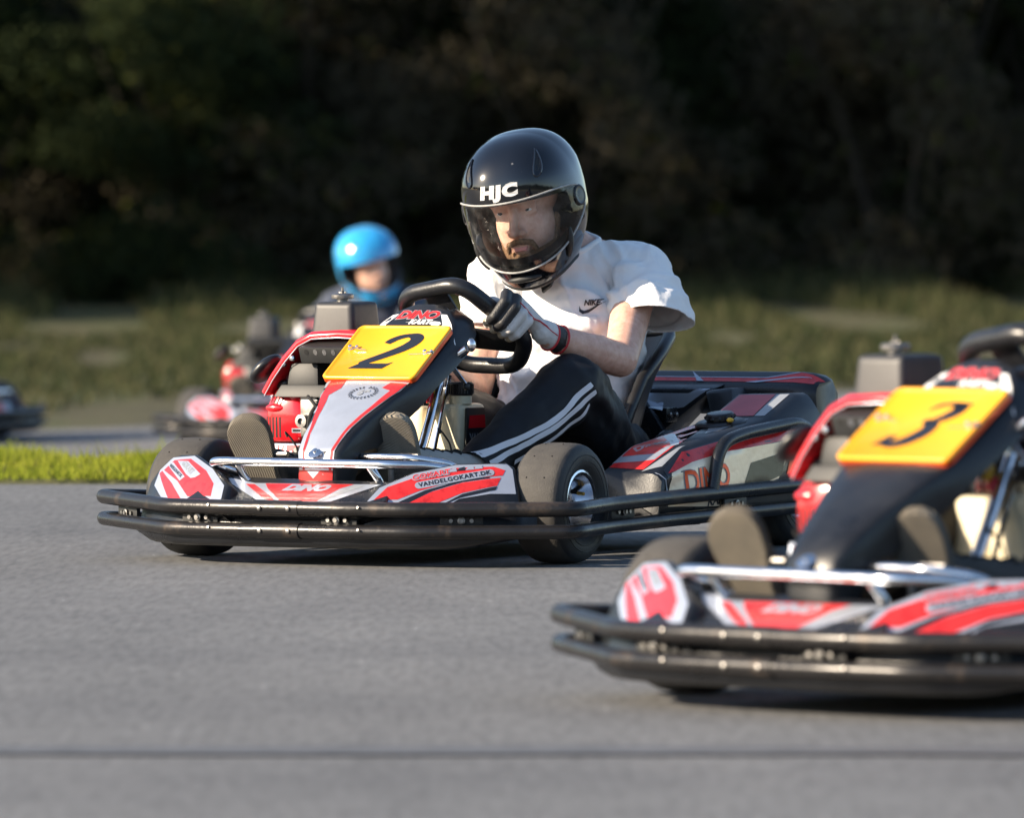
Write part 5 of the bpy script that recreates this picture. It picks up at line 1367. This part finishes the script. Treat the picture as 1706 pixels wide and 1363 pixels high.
def quads_mesh(name, P, A, B, mats, mi=None):
    """many small leaf faces: centres P, half axes A and B (numpy arrays)"""
    n = len(P); v = np.empty((n * 4, 3)); v[0::4] = P - A; v[1::4] = P - B * .55; v[2::4] = P + A; v[3::4] = P + B * .55
    me = bpy.data.meshes.new(name); me.vertices.add(n * 4); me.loops.add(n * 4); me.polygons.add(n)
    me.vertices.foreach_set('co', v.ravel()); me.loops.foreach_set('vertex_index', np.arange(n * 4, dtype=np.int32))
    me.polygons.foreach_set('loop_start', np.arange(0, n * 4, 4, dtype=np.int32)); me.polygons.foreach_set('loop_total', np.full(n, 4, dtype=np.int32))
    if mi is not None: me.polygons.foreach_set('material_index', mi.astype(np.int32))
    for m in mats: me.materials.append(M[m])
    me.update(); return me
def rand_dir(n):
    d = rng.normal(size=(n, 3)); return d / np.linalg.norm(d, axis=1)[:, None]
def leaf_cloud(clusters, per, size):
    P = []; S = []
    for c, r_ in clusters:
        k = int(per * r_ ** 2 / .25) + 30; d = rand_dir(k) * (rng.random(k) ** .45)[:, None] * r_ * np.array([1, 1, .8])
        P.append(np.array(c) + d)
    P = np.concatenate(P); n = len(P); a = rand_dir(n); b = np.cross(a, rand_dir(n)); b /= np.linalg.norm(b, axis=1)[:, None] + 1e-9
    s_ = (size * (.6 + .8 * rng.random(n)))[:, None]
    return P, a * s_, b * s_
def make_tree(name, h, crown0, rad, ncl, per, leaf, mats=('leaf',), r0=.16, seed=1):
    rr = random.Random(seed); root = empty(name, (0, 0, 0)); mb = MB(); pts = [V(0, 0, -.3)]
    for i in range(1, 7): pts.append(V(rr.uniform(-.12, .12) * i * .5, rr.uniform(-.12, .12) * i * .5, h * .85 * i / 6))
    mb.tube(pts, [r0 * (1 - .13 * i) for i in range(7)], 0, 10); cl = []
    for k in range(ncl):
        t = rr.uniform(0, 1); z = crown0 + (h - crown0) * t; ra = rad * (1 - .55 * abs(t - .35)) * rr.uniform(.35, 1.0); a = rr.uniform(0, 6.283)
        c = V(ra * math.cos(a), ra * math.sin(a), z); cl.append(((c.x, c.y, c.z), rr.uniform(.45, .95)))
        if k % 3 == 0:
            b0 = V(0, 0, max(.6, z - .6 * ra)); mb.tube([b0, b0.lerp(c, .55) + V(0, 0, .1), c], [r0 * .35, r0 * .2, r0 * .08], 0, 6)
    mb.build('trunk', ['bark'], root)
    P, A, B = leaf_cloud(cl, per, leaf); mi = rng.integers(0, len(mats), len(P)) if len(mats) > 1 else None
    if mi is not None:
        mi = (rng.random(len(P)) < .05).astype(int)
    o = bpy.data.objects.new('crown', quads_mesh('crown', P, A, B, mats, mi)); COL.objects.link(o); o.parent = root
    return root
def make_shrub(name, h, rad, ncl, per, leaf, mats, seed):
    rr = random.Random(seed); root = empty(name, (0, 0, 0)); mb = MB(); cl = []
    for k in range(7):
        a = rr.uniform(0, 6.283); e = V(rad * .7 * math.cos(a), rad * .7 * math.sin(a), h * rr.uniform(.6, .95))
        mb.tube([V(0, 0, -.1), e * .4 + V(0, 0, .2), e], [.03, .02, .006], 0, 6)
    mb.build('stem', ['bark'], root)
    for k in range(ncl):
        a = rr.uniform(0, 6.283); z = h * rr.uniform(.05, 1); ra = rad * math.sqrt(rr.random()) * (1 - .45 * z / h)
        cl.append(((ra * math.cos(a), ra * math.sin(a), z), rr.uniform(.22, .5)))
    P, A, B = leaf_cloud(cl, per, leaf); mi = (rng.random(len(P)) < .05).astype(int)
    o = bpy.data.objects.new('foliage', quads_mesh('foliage', P, A, B, mats, mi)); COL.objects.link(o); o.parent = root
    return root
def put(proto, used, x, y, s_, rz, label, cat, group):
    o = proto if id(proto) not in used else copy_tree(proto); used.add(id(proto))
    o.location = (x, y, gz(x, y)); o.scale = (s_, s_, s_ * random.uniform(.9, 1.15)); o.rotation_euler = (0, 0, rz)
    return tag(o, label, cat, group)

TA = make_tree('tree', 9, .9, 2.6, 95, 270, .060, ('leaf', 'leafy'), .15, 3)
TB = make_tree('tree', 8, 1.2, 2.3, 80, 270, .060, ('leafb', 'leaf'), .12, 8)
SA = make_shrub('shrub', 2.5, 1.1, 52, 800, .030, ('leaf', 'leafy'), 5)
SB = make_shrub('shrub', 2.4, 1.2, 52, 800, .030, ('leafb', 'leafy'), 6)
used = set()
GT = 'trees at the dark edge of the wood behind the track'
LT = ['tall dark tree standing behind the driver in the blue helmet', 'brownish leaning tree above the far grass bank left of the black helmet',
      'dark green tree rising straight behind the black helmet', 'brown-leaved tree behind the white T-shirt shoulder', 'dark tree behind the kart with plate 3',
      'brownish tree at the right edge of the picture', 'very dark tree at the upper left corner', 'dark tree between the two helmets']
for i, (x, y, p, sc_) in enumerate([(-1.9, 80, TA, 1.0), (-.4, 79, TB, 1.0), (.7, 82, TA, 1.1), (2.1, 79, TB, 1.05), (3.3, 82, TA, 1.0), (4.9, 80, TB, 1.0), (-4.3, 81, TA, 1.15), (-.6, 84, TA, 1.0)]):
    put(p, used, x, y, sc_, i * 1.3, LT[i], 'tree', GT)
GS = 'bushes along the foot of the wood'
LS = ['dark bush at the far left below the wood', 'dark green bush behind the far left kart', 'brownish bush behind the engine of the far kart', 'dark leafy bush just left of the blue helmet',
      'brown bush between the blue helmet and the black helmet', 'dark bush right behind the black helmet', 'brownish bush right of the white T-shirt shoulder', 'dark bush above the rear bumper of kart 2',
      'brownish bush above the airbox of kart 3', 'dark bush at the far right edge']
for i, x in enumerate([-4.6, -3.6, -2.6, -1.7, -.7, .3, 1.3, 2.3, 3.3, 4.4]):
    put((SA, SB)[(i % 2) if x < 0 else 1 - (i % 3 == 0)], used, x + .15 * math.sin(i * 3), 75.5 + .8 * math.sin(i * 2.1), 1.25 + .18 * math.sin(i * 5), i * 2.0, LS[i], 'bush', GS)
# trees beyond the left edge of the picture: they shade the wood and the bank
for i, (x, y, s_) in enumerate([(-8, 79, 1.3), (-12, 77, 1.5), (-17, 78, 1.6), (-23, 78, 1.6), (-9.5, 70, 1.25), (-11, 84, 1.5), (8, 81, 1.3), (11, 76, 1.4)]):
    put((TA, TB)[i % 2], used, x, y, s_, i * .9, 'tall leafy tree of the wood that runs on past the edges of the picture', 'tree', 'trees past the edges of the picture')
# backdrop of the wood, seen as one dark mass
P, A, B = leaf_cloud([((random.uniform(-11, 13), random.uniform(86, 90), random.uniform(-.5, 9)), random.uniform(.9, 1.5)) for _ in range(330)], 60, .15)
o = bpy.data.objects.new('wood', quads_mesh('wood', P, A, B, ('leaf',))); COL.objects.link(o); tag(o, 'dark mass of leaves deep in the wood', 'wood', kind='stuff')

# grass verge with blades
vx = [-14, -10, -7, -5, -4, -3, -2.4, -2, -1.7, -1.45, -1.25, -1.1, -1.0]
bm = bmesh.new(); cols = []
for x in vx:
    e = sstep(-.98, -1.6, x) if x > -1.6 else 1
    e = 1 - sstep(-1.75, -.9, x) ** 1.2
    y0, y1 = 26.25 - .2 * (x + 1.5) * 0, 26.25 + 1.8 * max(.05, e)
    cols.append([bm.verts.new((x, y0 + (y1 - y0) * k / 8, gz(x, y0 + (y1 - y0) * k / 8) + (.014 if 0 < k < 8 else -.006))) for k in range(9)])
for a, b in zip(cols, cols[1:]):
    for k in range(8): bm.faces.new([a[k], b[k], b[k + 1], a[k + 1]])
tag(bm_obj(bm, 'verge', ['soil']), kind='structure')
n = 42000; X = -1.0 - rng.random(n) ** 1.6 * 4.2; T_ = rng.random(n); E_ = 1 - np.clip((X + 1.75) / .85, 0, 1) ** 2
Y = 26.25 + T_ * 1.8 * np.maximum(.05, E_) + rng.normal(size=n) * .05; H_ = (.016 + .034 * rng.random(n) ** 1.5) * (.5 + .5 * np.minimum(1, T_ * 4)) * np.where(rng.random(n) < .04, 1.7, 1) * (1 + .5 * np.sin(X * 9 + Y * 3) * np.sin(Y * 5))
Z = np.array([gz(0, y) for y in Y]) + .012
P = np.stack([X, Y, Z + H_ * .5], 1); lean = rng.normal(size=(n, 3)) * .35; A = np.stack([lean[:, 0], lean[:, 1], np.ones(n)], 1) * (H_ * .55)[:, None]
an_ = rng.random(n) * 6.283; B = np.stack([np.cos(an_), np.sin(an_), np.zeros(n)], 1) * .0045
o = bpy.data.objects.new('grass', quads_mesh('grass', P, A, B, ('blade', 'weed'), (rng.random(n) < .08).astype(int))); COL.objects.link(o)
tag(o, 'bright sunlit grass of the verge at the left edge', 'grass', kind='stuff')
# rough grass and weeds on the far bank
n = 70000; X = rng.uniform(-6.5, 6.5, n); Y = 46 + 30 * rng.random(n) ** .8
k_ = np.array([noise.noise(V(x * 1.1, y * .16, 0)) for x, y in zip(X, Y)]); ok = (k_ > -.12) & (Y > np.array([zfar(x) for x in X]) + .4)
X, Y, k_ = X[ok], Y[ok], k_[ok]; n = len(X); H_ = .03 + .11 * rng.random(n) * np.clip(k_ + .25, 0, 1) * 2 + .30 * rng.random(n) ** 2 * np.clip((Y - 66) / 9, 0, 1)
Z = np.array([gz(0, y) for y in Y]); P = np.stack([X, Y, Z + H_ * .5], 1); A = np.stack([rng.normal(size=n) * .4, rng.normal(size=n) * .4, np.ones(n)], 1) * (H_ * .55)[:, None]
an_ = rng.random(n) * 6.283; B = np.stack([np.cos(an_), np.sin(an_), np.zeros(n)], 1) * .018
o = bpy.data.objects.new('weeds', quads_mesh('weeds', P, A, B, ('weed', 'leaf'), (rng.random(n) < .4).astype(int))); COL.objects.link(o)
tag(o, 'rough grass and weeds on the bank below the wood', 'grass', kind='stuff')

# ------------------------------------------------------------------ karts and drivers
K2 = empty('go_kart', (0, 0, 0)); make_kart(K2, '2', True)
tag(K2, 'red and black go-kart with number plate 2, in sharp focus in the middle', 'go-kart', 'rental go-karts on the track')
# the other karts are copies; kart 3 gets its own front panel and plate
def child(o, nm): return [c for c in o.children if c.name.split('.')[0] == nm]
def drop(o):
    for c in list(o.children): drop(c)
    bpy.data.objects.remove(o)
K3 = copy_tree(K2)
for nm in ('front_panel', 'number_plate'):
    for c in child(K3, nm): drop(c)
make_hood(K3, False); make_plate(K3, '3')
tag(K3, 'go-kart with number plate 3 and plain black front panel, cut off by the right edge', 'go-kart')
K4 = copy_tree(K2); tag(K4, 'far blurred go-kart under the driver with the blue helmet, half hidden by kart 2', 'go-kart')
K5 = copy_tree(K2); tag(K5, 'far blurred go-kart cut off by the left edge, behind the green verge', 'go-kart')
place(K2, -.315, 21.47, 33)
place(K3, .690, 15.90, 44)
place(K4, -.95, 41.8, 19, gz(0, 41.8))
for c in child(K4, 'number_plate'): drop(c)
for c in child(K4, 'engine'):
    for q in child(c, 'engine_cover'): drop(q)
place(K5, -2.74, 43.2, -60, gz(0, 43.2))
STR = [frame((.34, 0, 0), (0, 1, 0), (0, 0, 1)),
       ([(.035, .216), (.066, .229), (.135, .255), (.212, .284), (.285, .312), (.341, .342), (.384, .378), (.424, .405)], [.0108] * 8),
       ([(.115, .222), (.17, .246), (.248, .279), (.305, .304), (.354, .330), (.400, .362), (.436, .387)], [.0108] * 7),
       ([(.20, .225), (.261, .253), (.311, .277), (.360, .302), (.400, .325), (.428, .356)], [.0100] * 6)]
MAIN = dict(stripes=STR, shirt='shirt', trousers='trousers', shoeL='canvas2', shoeR='canvas', soleL='soletread', soleR='soledark',
            logo=(V(.102, .80, .582), V(.95, .3, .05), V(0, 0, 1), 0, 0))
GD = 'drivers of the go-karts'
P2 = make_person('person', 'driver in glossy black helmet, white T-shirt and black striped trousers steering kart 2', GD, POSE, (-.315, 21.47), 33, MAIN)
OUT3 = dict(shirt='shirt2', trousers='trousers', shoeL='canvas', shoeR='canvas', soleL='soledark', soleR='soledark')
P3 = make_person('person', 'driver of kart 3, only black trousers and shoes with worn tan soles in view', GD, POSE, (.690, 15.90), 44, OUT3, lettering=False, detail=False)
PO4 = dict(POSE, head=V(.01, .845, .838), rot=(R(38), R(6), R(-14)), neck=V(.0, .93, .70), chest=V(.0, .90, .53), shL=(.18, .95, .655), shR=(-.18, .93, .655), hemL=(.225, .85, .55), hemR=(-.225, .83, .55), hrL=.07)
P4 = make_person('person', 'far blurred driver in a bright blue helmet and dark top', GD, PO4, (-.95, 41.8), 19, dict(OUT3), z=gz(0, 41.8), shell='helmetblue', lettering=False, detail=False)
for h_ in child(P4, 'helmet'):
    for v_ in child(h_, 'visor'): drop(v_)
P5 = copy_tree(P4); tag(P5, 'driver of the far left kart, sitting past the left edge of the picture'); place(P5, -2.70, 43.2, -60, gz(0, 43.2))
